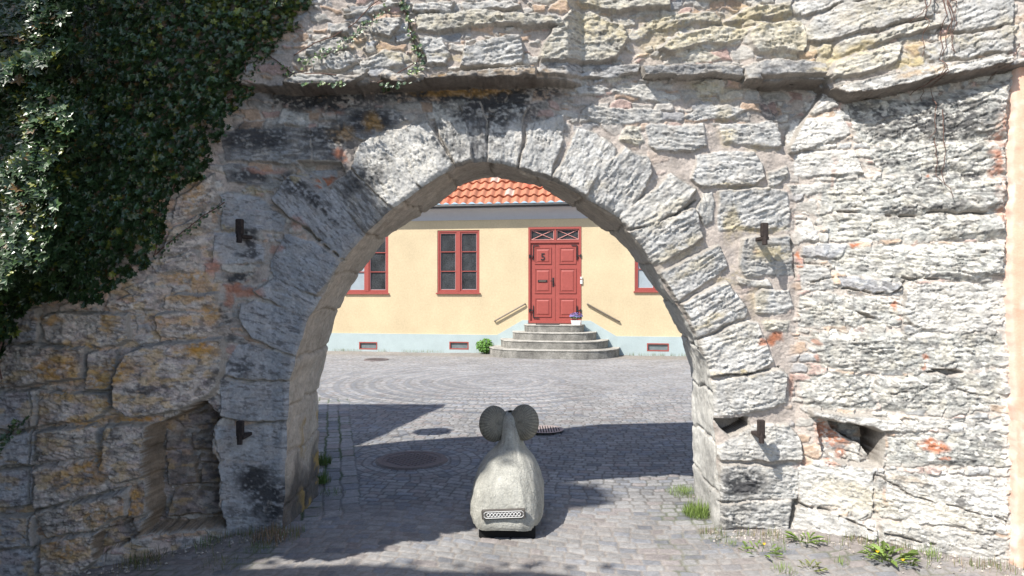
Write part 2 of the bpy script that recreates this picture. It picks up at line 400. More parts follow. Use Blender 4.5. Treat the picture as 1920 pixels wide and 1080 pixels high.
# stains, inclusions and painted shade under the ledge: type px py rx ry angle strength
BL = '''k 470 260 90 30 0 .9;k 700 225 60 28 0 1;k 620 255 60 35 0 .8;k 650 300 40 40 0 .6;k 560 350 45 18 40 .9;k 600 385 50 7 50 .9;k 470 332 45 14 8 .9;k 470 450 14 22 0 .9;k 470 475 30 9 0 .8
k 690 330 30 60 50 .8;k 830 250 30 60 60 .45;k 870 200 50 35 0 .9;k 940 200 60 40 0 .85;k 900 260 30 45 0 .5;k 990 175 60 20 0 .7;k 1010 260 20 40 0 .25;k 620 400 60 16 45 .4;k 450 520 35 14 0 .9;k 420 590 20 30 0 .8;k 430 700 22 60 60 .7;k 450 640 40 10 25 .7
k 480 900 40 40 0 1;k 520 940 60 45 0 .95;k 400 765 22 30 0 .8;k 520 600 60 10 30 .4;k 500 690 60 8 20 .45;k 300 720 50 28 0 .7;k 260 770 50 14 0 .5;k 160 900 60 12 -10 .45;k 210 815 30 12 0 .35;k 120 650 30 14 0 .5
k 1390 905 60 28 0 .95;k 1370 960 70 30 0 .7;k 1440 965 40 20 0 .4;k 1760 230 120 45 -8 .8;k 1700 215 80 25 -10 .75;k 1740 330 80 30 0 .55;k 1740 395 100 20 0 .7;k 1690 300 60 20 0 .4;k 1820 300 50 40 0 .4;k 1500 280 30 5 0 .4;k 1650 420 60 18 0 .3;k 1100 135 100 12 0 .3;k 1290 130 90 12 0 .3;k 1480 140 70 10 0 .4;k 1530 690 60 30 0 .25;k 1600 730 40 25 0 .35;k 1720 540 50 10 5 .6;k 1090 70 60 40 0 .25;k 1850 470 60 8 0 .2;k 1440 395 40 40 0 .15;k 1640 660 90 10 4 .3;k 1600 600 80 14 4 .3;k 1800 660 60 30 0 .25;k 1530 560 50 20 0 .3;k 1720 630 30 30 0 .3;k 1600 850 40 25 0 .5;k 1520 215 40 20 0 .2;k 1440 210 35 40 20 .5
o 120 690 50 35 0 .8;o 220 700 60 30 -20 .85;o 380 650 40 22 0 .9;o 160 790 60 14 -8 .7;o 150 890 60 25 -10 .7;o 200 960 60 25 0 .6;o 130 1020 60 30 0 .6;o 350 520 50 14 0 .6;o 370 370 30 40 0 .5;o 100 600 30 10 0 .6;o 210 600 20 30 0 .6;o 350 560 60 12 0 .5;o 265 790 60 10 0 .8;o 90 790 30 40 0 .3;o 190 870 30 35 0 .7;o 255 940 22 35 0 .7;o 150 650 60 8 0 .6;o 210 750 50 12 -5 .6;o 330 600 70 10 0 .5;o 120 740 40 10 0 .6;o 380 540 30 16 0 .6;o 400 590 20 20 0 .6;o 700 235 20 25 0 .5;o 800 165 150 14 0 .35;o 950 150 110 12 0 .4
r 640 292 14 14 0 .9;r 605 340 16 12 0 1;r 500 320 40 8 0 .5;r 470 550 30 10 0 .7;r 440 540 20 10 0 .8;r 430 560 12 16 0 .6;r 400 500 20 18 0 .6;r 1570 822 36 22 10 1;r 1545 800 20 14 0 .8;r 1555 830 30 16 0 .6;r 1585 855 12 10 0 .8;r 1560 868 20 7 0 .6;r 1750 835 26 12 8 1;r 1770 860 12 5 0 .8;r 1604 461 14 5 0 1;r 1714 459 8 5 0 1;r 1496 480 6 10 0 1;r 1494 498 5 4 0 1;r 1448 635 18 10 -20 1;r 1430 638 8 8 0 .8;r 1678 570 8 8 0 .9;r 1682 596 7 6 0 .9;r 1732 672 7 5 0 .8;r 1735 688 4 8 0 .7;r 1866 270 20 70 0 .55;r 1872 400 14 20 0 .7;r 1868 330 16 50 0 .5;r 1505 870 16 6 0 .4;r 1486 725 10 22 0 .5;r 1530 640 10 6 0 .6;r 1532 670 8 8 0 .6;r 1742 332 6 4 0 .9;r 1880 220 16 50 20 .4;r 1655 930 5 20 0 .5;r 620 205 30 16 0 .5;r 240 560 20 10 0 .4;r 1415 470 12 5 0 .3;r 1560 330 6 30 0 .3;r 520 470 14 8 0 .5;r 560 420 14 14 0 .5
y 1440 475 40 20 0 .7;y 1330 600 40 10 -25 .6;y 1420 430 60 7 0 .7;y 1400 350 80 5 0 .7;y 1230 70 80 50 0 .45;y 1420 40 80 30 0 .55;y 1540 110 30 30 0 .6;y 1480 90 60 40 0 .4;y 1600 105 60 12 -15 .8;y 1640 30 100 30 -15 .3;y 1700 110 30 30 0 .6;y 1680 130 40 10 -15 .8;y 1120 60 60 30 0 .5;y 1320 60 80 40 0 .4;y 1090 20 80 20 0 .4;y 900 5 120 8 0 .3;y 850 120 40 6 0 .6;y 760 120 40 14 0 .5;y 700 100 60 20 0 .3;y 1250 400 60 20 -35 .3;y 1370 420 20 40 0 .6;y 1270 470 60 20 -30 .4;y 1300 500 60 14 -30 .4;y 1370 520 30 20 0 .5;y 1360 240 20 40 0 .6;y 1340 170 60 30 0 .4;y 1430 280 40 6 0 .5;y 1420 560 20 30 0 .4;y 430 430 20 7 0 .8;y 480 360 40 7 0 .6;y 1520 145 30 6 0 .7;y 560 330 14 14 0 .7;y 1400 620 60 30 -20 .2;y 1380 700 60 6 -6 .8;y 1120 350 30 10 0 .3
k 1560 250 30 14 0 .3;k 1650 230 60 30 0 .5;k 1800 330 70 20 0 .6;k 1650 300 60 12 0 .5;k 1800 460 60 10 0 .4;k 1620 545 60 14 4 .5;k 1560 600 40 12 0 .45;k 1680 620 60 10 4 .4;k 1640 690 80 10 0 .5;k 1780 720 50 14 0 .45;k 1840 640 40 30 0 .35;k 1580 700 40 10 0 .4;k 1800 860 60 20 10 .4;k 1720 900 60 12 10 .35;k 1560 770 50 8 6 .5;k 1840 540 40 12 0 .3;k 1450 330 30 14 0 .3;k 1180 320 20 30 30 .25;k 930 240 25 60 0 .6;k 1000 200 30 40 0 .5;k 850 290 20 30 60 .5;o 1700 150 60 8 -12 .4;y 1780 90 40 20 0 .4;y 1860 70 40 20 0 .3
k 600 188 140 24 0 1;k 780 178 110 18 0 .9;k 900 182 120 34 0 .95;k 1010 172 60 18 0 .6;o 860 172 120 10 0 .5;o 640 250 30 20 0 .4;k 1620 200 60 16 0 .5;y 1600 930 90 30 15 .4;k 1600 920 70 14 15 .45;k 1780 930 80 16 18 .5;y 1780 960 80 20 18 .35;k 1560 905 40 10 12 .4;k 1840 990 40 14 18 .4;o 1700 900 50 8 12 .25;k 1450 735 40 12 0 .2;k 1400 640 50 14 -20 .2;k 1160 330 40 16 -50 .25;k 1420 480 40 14 0 .25;w 780 300 50 40 0 .5;w 840 215 20 40 60 .5;w 700 330 40 40 50 .4;w 1800 580 80 40 0 .6;w 1650 780 80 20 8 .4;w 1700 465 30 10 0 1;w 1580 640 30 60 0 .5;w 1560 940 60 30 0 .4;w 1780 960 90 40 15 .4;w 1730 620 30 20 0 .8;w 1550 720 30 40 0 .4;w 1640 470 40 10 0 .7;w 1640 230 30 14 0 .4;w 1640 330 40 8 0 .5;w 1800 400 80 14 0 .3;w 1885 300 8 300 0 .7;w 1885 800 10 260 0 .7;w 1700 540 20 20 0 .8;w 1650 505 20 8 0 .6'''  # k blobs right under the ledge: black stain, also deepening its painted shade
TCOL = {'g': (.47, .465, .445), 'w': (.52, .51, .48), 'b': (.40, .41, .425), 'k': (.33, .33, .325), 'y': (.46, .44, .385),
        'o': (.47, .43, .385), 'r': (.445, .445, .415), 'n': (.27, .235, .21)}
BCOL = {'k': (.065, .065, .068), 'o': (.46, .26, .07), 'r': (.46, .17, .085), 'y': (.49, .40, .21), 'w': (.72, .69, .62)}

def poly_sd(X, Y, P):
    """signed distance, positive inside"""
    P = np.array(P, float); n = len(P); d2 = np.full(X.shape, 1e9); ins = np.zeros(X.shape, bool)
    for i in range(n):
        a = P[i]; b = P[(i+1) % n]; e = b-a; wx = X-a[0]; wy = Y-a[1]
        t = np.clip((wx*e[0]+wy*e[1])/(e@e), 0, 1); d2 = np.minimum(d2, (wx-e[0]*t)**2+(wy-e[1]*t)**2)
        c = (a[1] > Y) != (b[1] > Y)
        with np.errstate(divide='ignore', invalid='ignore'):
            ins ^= c & (X < (b[0]-a[0])*(Y-a[1])/(b[1]-a[1] if b[1] != a[1] else 1e-9)+a[0])
    d = np.sqrt(d2); return np.where(ins, d, -d)
def seg_d(X, Y, P):
    d2 = np.full(X.shape, 1e9)
    for a, b in zip(P, P[1:]):
        a = np.array(a, float); e = np.array(b, float)-a
        t = np.clip(((X-a[0])*e[0]+(Y-a[1])*e[1])/(e@e+1e-9), 0, 1)
        d2 = np.minimum(d2, (X-a[0]-e[0]*t)**2+(Y-a[1]-e[1]*t)**2)
    return np.sqrt(d2)
def pts(s): return [tuple(map(float, q.split(','))) for q in s.split()]

GS = 1.7
xs = np.r_[np.arange(-600, -60, 12), np.arange(-60, 1925, GS), np.arange(1925, 2000, 6)]
ys = np.r_[np.arange(-760, -30, 9), np.arange(-30, 1115, GS), np.arange(1115, 1300, 12)]
NX, NY = len(xs), len(ys)
X, Y = np.meshgrid(xs, ys)
# domain warp so that traced outlines turn ragged
WXp = X + (fbm(X/38, Y/38, 11, 4)-.5)*15; WYp = Y + (fbm(X/38, Y/38, 23, 4)-.5)*15
LEDGE = np.array([(-600,150),(400,150),(525,163),(655,162),(720,152),(760,157),(820,151),(1008,147),(1140,150),(1200,140),(1397,143),(1402,150),(1550,149),(1562,160),(1588,177),(1615,178),(1740,154),(1897,122),(2000,100)], float); LEDGE = (LEDGE-[960, 540])*(1-.17/4.9)+[960, 540]; LEDGE[0, 0] = -600; LEDGE[-1, 0] = 2000
led = np.interp(X, LEDGE[:, 0], LEDGE[:, 1]) + (fbm(X/14, Y*0, 5, 3)-.5)*5
up = sst(1.5, -1.5, Y-led)
# mortar bed with rubble
ru = X+(fbm(X/26, Y/20, 31, 4)-.5)*34; rv = Y+(fbm(X/34, Y/22, 32, 4)-.5)*26
re_, r1_, r2_ = rows(ru, rv, 19, 40, 33); vi = r2_
re2, r12, r22 = rows(ru+9, rv*1.02+5, 10.5, 21, 37); sm = r1_ < .38; re_ = np.where(sm, re2, re_); vi = np.where(sm, r22, vi); keepc = np.where(sm, r12 > .45, 1)
rub = sst(1.0, 3.2, re_)*keepc
rubzone = np.clip(sst(1470, 1500, X)*.9 + sst(640, 520, X) + up + sst(265, 225, Y)*.85 + .25*(fbm(X/60, Y/60, 35, 2) > .55), 0, 1)
ph_ = rv/6.5+fbm(X/30, Y/8, 36, 3)*2.5; lam_ = (1-(ph_-np.floor(ph_)))
UPA = np.interp(X, [-600, 430, 1060, 1090, 1385, 1405, 1555, 1590, 2000], [.10, .14, .14, .015, .015, .07, .07, .11, .11])
out = (fbm(X/30, Y/30, 41, 5)-.5)*.024 + rub*(.004+.014*vi+.004*lam_)*rubzone + up*UPA
mort = np.array([.46, .405, .36])
mc = mort[None, None] * (0.82+.36*fbm(X/20, Y/20, 44, 5))[..., None]
hh = h2(np.floor(vi*9999), np.floor(vi*999), 38)[..., None]
rubc = np.where(hh < .16, np.array([.50, .36, .26]), np.where(hh < .32, np.array([.36, .37, .38]), np.where(hh < .42, np.array([.47, .33, .29]), np.array([.48, .465, .43]))))*(.72+.42*vi[..., None])*(.75+.5*fbm(X/8, Y/4, 39, 4))[..., None]
rw = (rub*rubzone)[..., None]*.9
C = mc*(1-rw)+rubc*rw
rightw = sst(1490, 1540, X)[..., None]*(1-up[..., None])
C = C*(1-rightw)+(C*1.05+np.array([.03, .035, .03]))*rightw
SID = np.zeros(X.shape, np.int16)
# procedural courses above the frame
rowh = 34; cr = np.floor(WYp/rowh); cu = WXp/95 + h2(cr, cr*0, 3)*7; cc = np.floor(cu); fu = (cu-cc)*95; fv = WYp-cr*rowh
ce = np.minimum(np.minimum(fu, 95-fu), np.minimum(fv, rowh-fv)) - 2
pcs = sst(0, 6, ce)*(Y < -8)
out += pcs*(.02+.03*h2(cc, cr, 8)); C = C*(1-pcs[..., None]) + np.array([.45, .43, .38])*(.8+.3*h2(cc, cr, 9))[..., None]*pcs[..., None]
stones = []
for ln in ST.strip().splitlines():
    h, rest = ln.split(' ', 4)[:4], ln.split(' ', 4)[4]
    stones.append((h[0], float(h[1]), float(h[2])/100*{'U': .8, 'L': 1.1, 'O': 1.1, 'N': 1}.get(h[3], .62), h[3], pts(rest)))
holem = np.zeros(X.shape)
def sub(P, pad):
    P = np.array(P); i0, i1 = np.searchsorted(xs, [P[:, 0].min()-pad, P[:, 0].max()+pad]); j0, j1 = np.searchsorted(ys, [P[:, 1].min()-pad, P[:, 1].max()+pad])
    return np.s_[j0:j1, i0:i1]
for ln in HOLES.strip().splitlines():
    a, b, rest = ln.split(' ', 2); P = pts(rest); sl = sub(P, 20)
    sd = poly_sd(WXp[sl]*.5+X[sl]*.5, WYp[sl]*.5+Y[sl]*.5, P) + (14*(fbm(X[sl]/13, Y[sl]/13, 89, 4)-.5) if float(a) in (19, 5) else 0)
    m = sst(-.5, float(b), sd); holem[sl] = np.maximum(holem[sl], m*float(a)/100)
for k, (ty, ang, pr, grp, P) in enumerate(stones):
    kf = 1-(pr*.8+(np.interp(np.mean([p[0] for p in P]), [430, 1060, 1090, 1385, 1405, 1555, 1590], [.14, .14, .015, .015, .07, .07, .11]) if grp in 'UL' else 0))/4.9; P = [(960+(a-960)*kf, 540+(b_-540)*kf) for a, b_ in P]
    sl = sub(P, 16); x = X[sl]; y = Y[sl]
    sd = poly_sd(WXp[sl], WYp[sl], P)
    # facets: chipped corners
    sd = sd - 3.0*fbm(x/8, y/8, 60+k, 3)+(1.2 if grp in 'LN' else 3.6)
    rr = 1.8 if grp == 'L' else (3.0 if ty in 'bgwk' else 5)
    prof = sst(0, 1, np.clip(sd/rr, 0, 1))**.7
    if ty == 'r': prof = sst(-2, 16, sd)
    a = math.radians(ang); u = (x*math.cos(a)+y*math.sin(a)); v = (-x*math.sin(a)+y*math.cos(a))
    wv = (fbm(u/34, v/12, 200+k, 4)-.5)
    per = {'b': 15, 'g': 12, 'w': 13, 'k': 14, 'y': 15, 'o': 17, 'r': 13, 'n': 20}[ty]*(.8+.5*random.random())
    ph = v/per + wv*2.0; fr = ph-np.floor(ph)
    amp = {'b': .0045, 'g': .0085, 'w': .008, 'k': .006, 'y': .011, 'o': .013, 'r': .011, 'n': .01}[ty]
    lmask = sst(.32, .6, fbm(u/50, v/25, 300+k, 3))
    lam = (1-fr)**1.5*amp*(.25+lmask)          # top of each layer proud, receding down
    if 60 < ang < 120: lam = fr*amp*.6*(.3+lmask)
    rough = (fbm(u/10, v/4.5, 400+k, 5, .6)-.5)*amp*2.3 + (fbm(x/24, y/24, 500+k, 3)-.5)*.022
    tilt = (random.random()-.5)*.03*(x-np.mean([p[0] for p in P]))/60 + (random.random()-.5)*.03*(y-np.mean([p[1] for p in P]))/40
    ck1 = np.abs(fbm(u/60, v/9, 1000+k, 4)-.5); ck2 = np.abs(fbm(u/22, v/6, 1100+k, 3)-.5)
    crk = sst(.018, .003, ck1)*sst(.42, .55, fbm(u/30, v/30, 1200+k, 2)) + .6*sst(.016, .003, ck2)*sst(.48, .6, fbm(u/20, v/20, 1250+k, 2))
    hgt = pr + lam + rough + tilt + up[sl]*UPA[sl] - crk*{'b': .006, 'k': .007, 'n': .004, 'r': .015, 'o': .013}.get(ty, .011)
    base = out[sl]; o2 = base*(1-prof)+np.maximum(hgt, base-.01)*prof
    if grp in 'N': pass
    out[sl] = o2
    inside = sd > 0
    SID[sl] = np.where(inside, k+1, SID[sl])
    f = (1 if ty != 'r' else 1)*sst(-1, 2.5, sd)[..., None]
    bc = np.array(TCOL[ty])*(.88+.24*random.random())
    n1 = fbm(u/40, v/16, 600+k, 4); n2 = fbm(u/14, v/4, 700+k, 4); n3 = fbm(x/18, y/18, 800+k, 3)
    cc_ = bc*(.76+.48*n1)[..., None]
    wm = sst(.50, .64, n3)[..., None]*.5
    warm = {'o': (.56, .50, .45), 'y': (.50, .45, .34), 'r': (.62, .58, .48), 'w': (.60, .57, .51), 'b': (.43, .41, .40)}.get(ty, (.50, .47, .42))
    cc_ = cc_*(1-wm)+np.array(warm)*wm
    thr = {'b': .62, 'g': .66, 'w': .68, 'k': .50, 'y': .64, 'o': .58, 'r': .55, 'n': .60}[ty]
    dk = sst(thr, thr+.07, n2)[..., None]*.6
    cc_ = cc_*(1-dk)+np.array([.12, .115, .115])*dk
    if ty in 'ro':
        wh = sst(.60, .68, fbm(x/7, y/5, 900+k, 3))[..., None]*.5; cc_ = cc_*(1-wh)+np.array([.66, .63, .57])*wh
    C[sl] = C[sl]*(1-f)+cc_*f
for ln in CR.strip().splitlines():
    a, b, rest = ln.split(' ', 2); P = pts(rest); sl = sub(P, 14)
    d = seg_d(WXp[sl], WYp[sl], P); m = sst(float(b)*.62, float(b)*.15, d)*sst(.30, .5, fbm(X[sl]/14, Y[sl]/14, 84, 2))
    out[sl] -= m*float(a)/100*1.2
# stains
bx = X + (fbm(X/16, Y/16, 71, 4)-.5)*26; by = Y + (fbm(X/16, Y/16, 72, 4)-.5)*20
spk = fbm(X/6, Y/4, 73, 4); spk2 = fbm(X/22, Y/14, 74, 4)
for ln in BL.splitlines():
    for it in ln.split(';'):
        t, x0, y0, rx, ry, an, s = it.split(); x0, y0, rx, ry, an, s = map(float, (x0, y0, rx, ry, an, s))
        pad = max(rx, ry)*1.5; sl = sub([(x0-pad, y0-pad), (x0+pad, y0+pad)], 10); a = math.radians(an)
        dx = bx[sl]-x0; dy = by[sl]-y0; q = np.hypot((dx*math.cos(a)+dy*math.sin(a))/rx, (-dx*math.sin(a)+dy*math.cos(a))/ry)
        fall = sst(1.25, .45, q)
        if t in 'r' and min(rx, ry) < 14: m = fall*.9*s
        elif t == 'k': m = fall*sst(.62, .42, spk[sl]*.55+spk2[sl]*.45+(1-s)*.20-.07*s)*(.4+.6*s)
        else: m = fall*sst(.30, .55, spk[sl]*.5+spk2[sl]*.5)*min(1, s*(1.15 if t == 'o' else .85))
        m = m[..., None]; C[sl] = C[sl]*(1-m)+np.array(BCOL[t])*m
# left third is warmer stone, right third paler limewashed remains
lw = sst(430, 380, X)[..., None]; C = C*(1-lw)+C*np.array([1.0, .965, .945])*lw
fine = fbm(X/5, Y/3.2, 75, 4); out += (fine-.5)*.007
stk = sst(.55, .64, fbm(X/17, Y/5, 78, 4))*sst(.4, .6, fbm(X/70, Y/60, 79, 3))*(.25+.45*sst(1480, 1560, X)+.2*sst(500, 400, X)); C = C*(1-stk[..., None]*.75)+np.array([.15, .145, .14])*stk[..., None]*.75
ocr = sst(.56, .66, fbm(X/30, Y/14, 80, 4))*sst(430, 390, X)*sst(380, 480, Y); C = C*(1-ocr[..., None]*.5)+np.array([.50, .34, .15])*ocr[..., None]*.5
C = C*(1+.24*sst(430, 390, X))[..., None]
pnk = sst(.54, .64, fbm(X/22, Y/12, 81, 4))*sst(430, 390, X)*.3; C = C*(1-pnk[..., None])+np.array([.50, .40, .40])*pnk[..., None]
blk = sst(.60, .66, fbm(X/12, Y/7, 82, 5))*sst(430, 390, X)*.5; C = C*(1-blk[..., None])+np.array([.11, .10, .10])*blk[..., None]
lime = (sst(.60, .70, fbm(X/9, Y/6, 76, 4))*sst(1480, 1560, X)*(1-up))[..., None]*.6
C = C*(1-lime)+np.array([.74, .72, .66])*lime
C *= (.86+.28*fbm(X/2.6, Y/2.2, 77, 3))[..., None]
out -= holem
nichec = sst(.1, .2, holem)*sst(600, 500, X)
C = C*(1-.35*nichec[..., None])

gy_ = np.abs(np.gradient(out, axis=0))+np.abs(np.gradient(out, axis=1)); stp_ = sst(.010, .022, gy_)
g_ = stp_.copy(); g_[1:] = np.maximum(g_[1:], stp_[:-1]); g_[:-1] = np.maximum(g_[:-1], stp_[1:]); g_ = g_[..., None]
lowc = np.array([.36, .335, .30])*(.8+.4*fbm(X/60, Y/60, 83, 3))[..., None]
shade_stain = np.maximum(sst(26, 8, np.abs(Y-led-6))*np.interp(X, [-600, 1000, 1070, 1385, 1420, 2000], [1, 1, .35, .35, .8, .8])*(.75+.5*(fbm(X/40, Y/9, 86, 3)-.5)), sst(.10, .17, holem))[..., None]; lowc = lowc*(1-shade_stain)+np.array([.105, .085, .07])*(.6+.8*fbm(X/9, Y/5, 85, 4))[..., None]*shade_stain  # ledge undersides and holes: shade put into the colour, plus brown stain
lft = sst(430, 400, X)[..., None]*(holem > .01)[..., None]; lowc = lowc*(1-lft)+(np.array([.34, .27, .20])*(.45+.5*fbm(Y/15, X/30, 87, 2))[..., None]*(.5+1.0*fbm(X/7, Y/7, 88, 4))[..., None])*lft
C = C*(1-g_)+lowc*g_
# cut the arch opening
def inside_arch(x, y):
    P = AF; top = P[:, 1].argmin()
    xl = np.interp(-y, -P[:top+1, 1][::1], P[:top+1, 0]) if False else np.interp(y, np.sort(P[:top+1, 1]), P[:top+1, 0][np.argsort(P[:top+1, 1])])
    xr = np.interp(y, np.sort(P[top:, 1]), P[top:, 0][np.argsort(P[top:, 1])])
    return (y > P[top, 1]) & (x > xl) & (x < xr)
ins = inside_arch(X, Y)
kd = kdtree.KDTree(NS*4); AFd = resample(AF, NS*4)
for i, p in enumerate(AFd): kd.insert((p[0], p[1], 0), i)
kd.balance()
near = np.zeros(X.shape, bool)
it = ins.copy(); 
for _ in range(7):
    g = it.copy(); g[1:] |= it[:-1]; g[:-1] |= it[1:]; g[:, 1:] |= it[:, :-1]; g[:, :-1] |= it[:, 1:]; it = g
    if _ == 1: ring = it & ~ins
near = it & ~ins
PX = X.copy(); PY = Y.copy()
g1 = ins.copy(); g1[1:] |= ins[:-1]; g1[:-1] |= ins[1:]; g1[:, 1:] |= ins[:, :-1]; g1[:, :-1] |= ins[:, 1:]
g1[1:, 1:] |= ins[:-1, :-1]; g1[:-1, :-1] |= ins[1:, 1:]; g1[1:, :-1] |= ins[:-1, 1:]; g1[:-1, 1:] |= ins[1:, :-1]
g1 &= ~ins
for j, i in zip(*np.nonzero(near)):
    p, idx, d = kd.find((X[j, i], Y[j, i], 0))
    if g1[j, i]: PX[j, i] = p[0]; PY[j, i] = p[1]; d = 0
    out[j, i] -= .022*max(0, 1-d/9)**2
wx_, wy_, wz_ = wall_at(PX, PY, 0)
HY = wy_-out
TOPX = [-9, -3.8, -3.6, -3.08, -2.8, -2.4, -1.3, 9]; TOPZ = [3.05, 3.2, 3.75, 4.15, 4.5, 5.5, 5.72, 5.72]
topz = np.interp(wx_, TOPX, TOPZ)
V = np.stack([wx_, HY, wz_], -1)
idx = np.arange(NX*NY).reshape(NY, NX)
F = np.stack([idx[:-1, :-1], idx[1:, :-1], idx[1:, 1:], idx[:-1, 1:]], -1)
bad = ins | (wz_ > topz) | (wz_ < -.25)
fb = bad[:-1, :-1] | bad[1:, :-1] | bad[1:, 1:] | bad[:-1, 1:]
grpid = np.zeros(len(stones)+1, int); 
for k, s_ in enumerate(stones): grpid[k+1] = {'V': 1, 'P': 1, 'L': 2}.get(s_[3], 0)
fs = SID[:-1, :-1]; fg = grpid[fs]
Vf = V.reshape(-1, 3); Cf = C.reshape(-1, 3)
wall = empty('stone_wall', (0, 5.4, 0))
tag(wall, 'weathered grey limestone wall with a wide round arch over the paved lane', 'wall')
def sheet(name, fm, label=None):
    f = F[fm]; u, inv = np.unique(f, return_inverse=True)
    o = npmesh(name, Vf[u]-np.array([0, 5.4, 0]), inv.reshape(-1, 4), M['stone'], wall, Cf[u])
    if label: o['label'] = label
    return o
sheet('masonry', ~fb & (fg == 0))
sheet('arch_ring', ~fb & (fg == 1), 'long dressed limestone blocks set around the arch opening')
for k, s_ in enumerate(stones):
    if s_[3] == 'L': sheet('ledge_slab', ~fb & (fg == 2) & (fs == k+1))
# soffit / reveal
ND = 110
js, is_ = np.nonzero(g1); kb = kdtree.KDTree(len(js))
for q, (j, i) in enumerate(zip(js, is_)): kb.insert((PX[j, i], PY[j, i], 0), q)
kb.balance()
fx, fy, fz = wall_at(AF[:, 0], AF[:, 1]); yf = np.zeros(NS)
for i, p in enumerate(AF):
    _, q, _ = kb.find((p[0], p[1], 0)); yf[i] = HY[js[q], is_[q]]
DB = 5.82
bxw = (ABk[:, 0]-960)/FPX*DB; bzw = EYE+(540-ABk[:, 1])/FPX*DB
bzw[0] = -.2; bzw[-1] = -.2; fz[0] = -.2; fz[-1] = -.2
tt = np.linspace(0, 1, ND)
SX = fx[:, None]*(1-tt)+bxw[:, None]*tt; SZ = fz[:, None]*(1-tt)+bzw[:, None]*tt; SY = yf[:, None]*(1-tt)+DB*tt
fn = nrm(np.c_[SX[:, 50], SZ[:, 50]]); 
cen = np.array([0, 1.2]); sg = np.sign(((cen-np.c_[SX[:, 50], SZ[:, 50]])*fn).sum(1)); fn *= sg[:, None]
al = np.r_[0, np.cumsum(np.hypot(np.diff(fx), np.diff(fz)))][:, None]+0*tt
dp = SY-5.0
jw = al + (fbm(al*4, dp*4, 91, 3)-.5)*.10
cell = jw/.36; ci = np.floor(cell); e1 = np.minimum(cell-ci, 1-(cell-ci))*.36
cd = (dp+.3+h2(ci, ci*0, 4)*1.4)/1.5; ck = np.floor(cd); e2 = np.minimum(cd-ck, 1-(cd-ck))*1.5
ee = np.minimum(e1, e2)
disp = sst(0, .018, ee)*.020 + h2(ci, ck, 6)*.018 + (fbm(al*7, dp*7, 92, 5)-.5)*.035 + (fbm(al*40, dp*30, 93, 4)-.5)*.010
fade = sst(0, .04, tt*.8)[None]
SX += fn[:, :1]*disp*fade-fn[:, :1]*.02*fade; SZ += fn[:, 1:]*disp*fade-fn[:, 1:]*.02*fade
sc = np.array([.47, .41, .34])*(.72+.4*fbm(al*5, dp*6, 94, 4)+.15*h2(ci, ck, 7))[..., None]
sc *= (.85+.3*fbm(al*50, dp*40, 95, 3))[..., None]
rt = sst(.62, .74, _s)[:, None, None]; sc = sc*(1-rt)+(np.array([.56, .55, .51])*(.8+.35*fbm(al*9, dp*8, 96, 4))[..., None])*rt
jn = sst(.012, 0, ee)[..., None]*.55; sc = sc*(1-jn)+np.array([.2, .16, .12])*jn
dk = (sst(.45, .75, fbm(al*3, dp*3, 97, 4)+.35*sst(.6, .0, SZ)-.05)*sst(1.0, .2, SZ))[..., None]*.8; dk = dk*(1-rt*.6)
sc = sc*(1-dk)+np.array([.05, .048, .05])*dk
oc = (sst(.5, .6, fbm(al*6+3, dp*6, 98, 4))*sst(.9, .6, SZ)*sst(.3, .6, tt)[None]*(1-rt[..., 0]))[..., None]*.8
sc = sc*(1-oc)+np.array([.42, .28, .09])*oc
si = np.arange(NS*ND).reshape(NS, ND)
sf = np.stack([si[:-1, :-1], si[1:, :-1], si[1:, 1:], si[:-1, 1:]], -1).reshape(-1, 4)
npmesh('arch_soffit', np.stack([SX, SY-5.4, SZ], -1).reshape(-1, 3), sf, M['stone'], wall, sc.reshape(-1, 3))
# rear face and coping
OP = resample([(-9, -.2), (-9, 3.05), (-3.8, 3.2), (-3.08, 4.15), (-2.4, 5.5), (-1.3, 5.72), (4.4, 5.72), (4.4, -.2)], NS)
IP = np.c_[SX[:, -1], SZ[:, -1]]; tq = np.linspace(0, 1, 40)**1.5
RX = IP[:, :1]*(1-tq)+OP[:, :1]*tq; RZ = IP[:, 1:]*(1-tq)+OP[:, 1:]*tq
ry = DB-5.4 + (fbm(RX*6, RZ*9, 99, 4)-.5)*.05*sst(0, .2, tq)[None]
ri = np.arange(NS*40).reshape(NS, 40); rf = np.stack([ri[:-1, :-1], ri[:-1, 1:], ri[1:, 1:], ri[1:, :-1]], -1).reshape(-1, 4)
npmesh('rear_face', np.stack([RX, ry, RZ], -1).reshape(-1, 3), rf, M['stone'], wall, (np.array([.42, .40, .36])*(.7+.5*fbm(RX*5, RZ*9, 100, 4))[..., None]).reshape(-1, 3))
cx = np.linspace(-9, 4.4, 200); cz = np.interp(cx, TOPX, TOPZ)-.02; cyf = np.interp(cx, WX, WY)-.12
Vc = np.concatenate([np.c_[cx, cyf-5.4, cz], np.c_[cx, np.full(200, .46), cz+.04]]); ic = np.arange(199)
npmesh('coping', Vc, np.c_[ic, ic+1, ic+201, ic+200], M['stone'], wall, np.tile([.4, .38, .35], (400, 1)))

# iron gudgeons leaded into the wall
def gudgeon(px, py, s=1, flip=False):
    p = wpt(px, py, .045); m = MB()
    m.box((p.x-.026, p.y-5.4-.13, p.z-.026), (p.x+.026, p.y-5.4+.12, p.z-.002), .004)
    m.box((p.x-.028, p.y-5.4-.135, p.z-.004), (p.x+.020, p.y-5.4-.095, p.z+.105*s), .006)
    m.tube([(p.x-.004, p.y-5.4-.125, p.z-.06), (p.x-.004, p.y-5.4-.115, p.z+.03)], .02, 8)
    o = m.build('iron_hinge_pin', M['rust'], wall); return o
gudgeon(467, 442); gudgeon(1419, 446, .9); gudgeon(468, 808); gudgeon(1413, 806, 1.0)

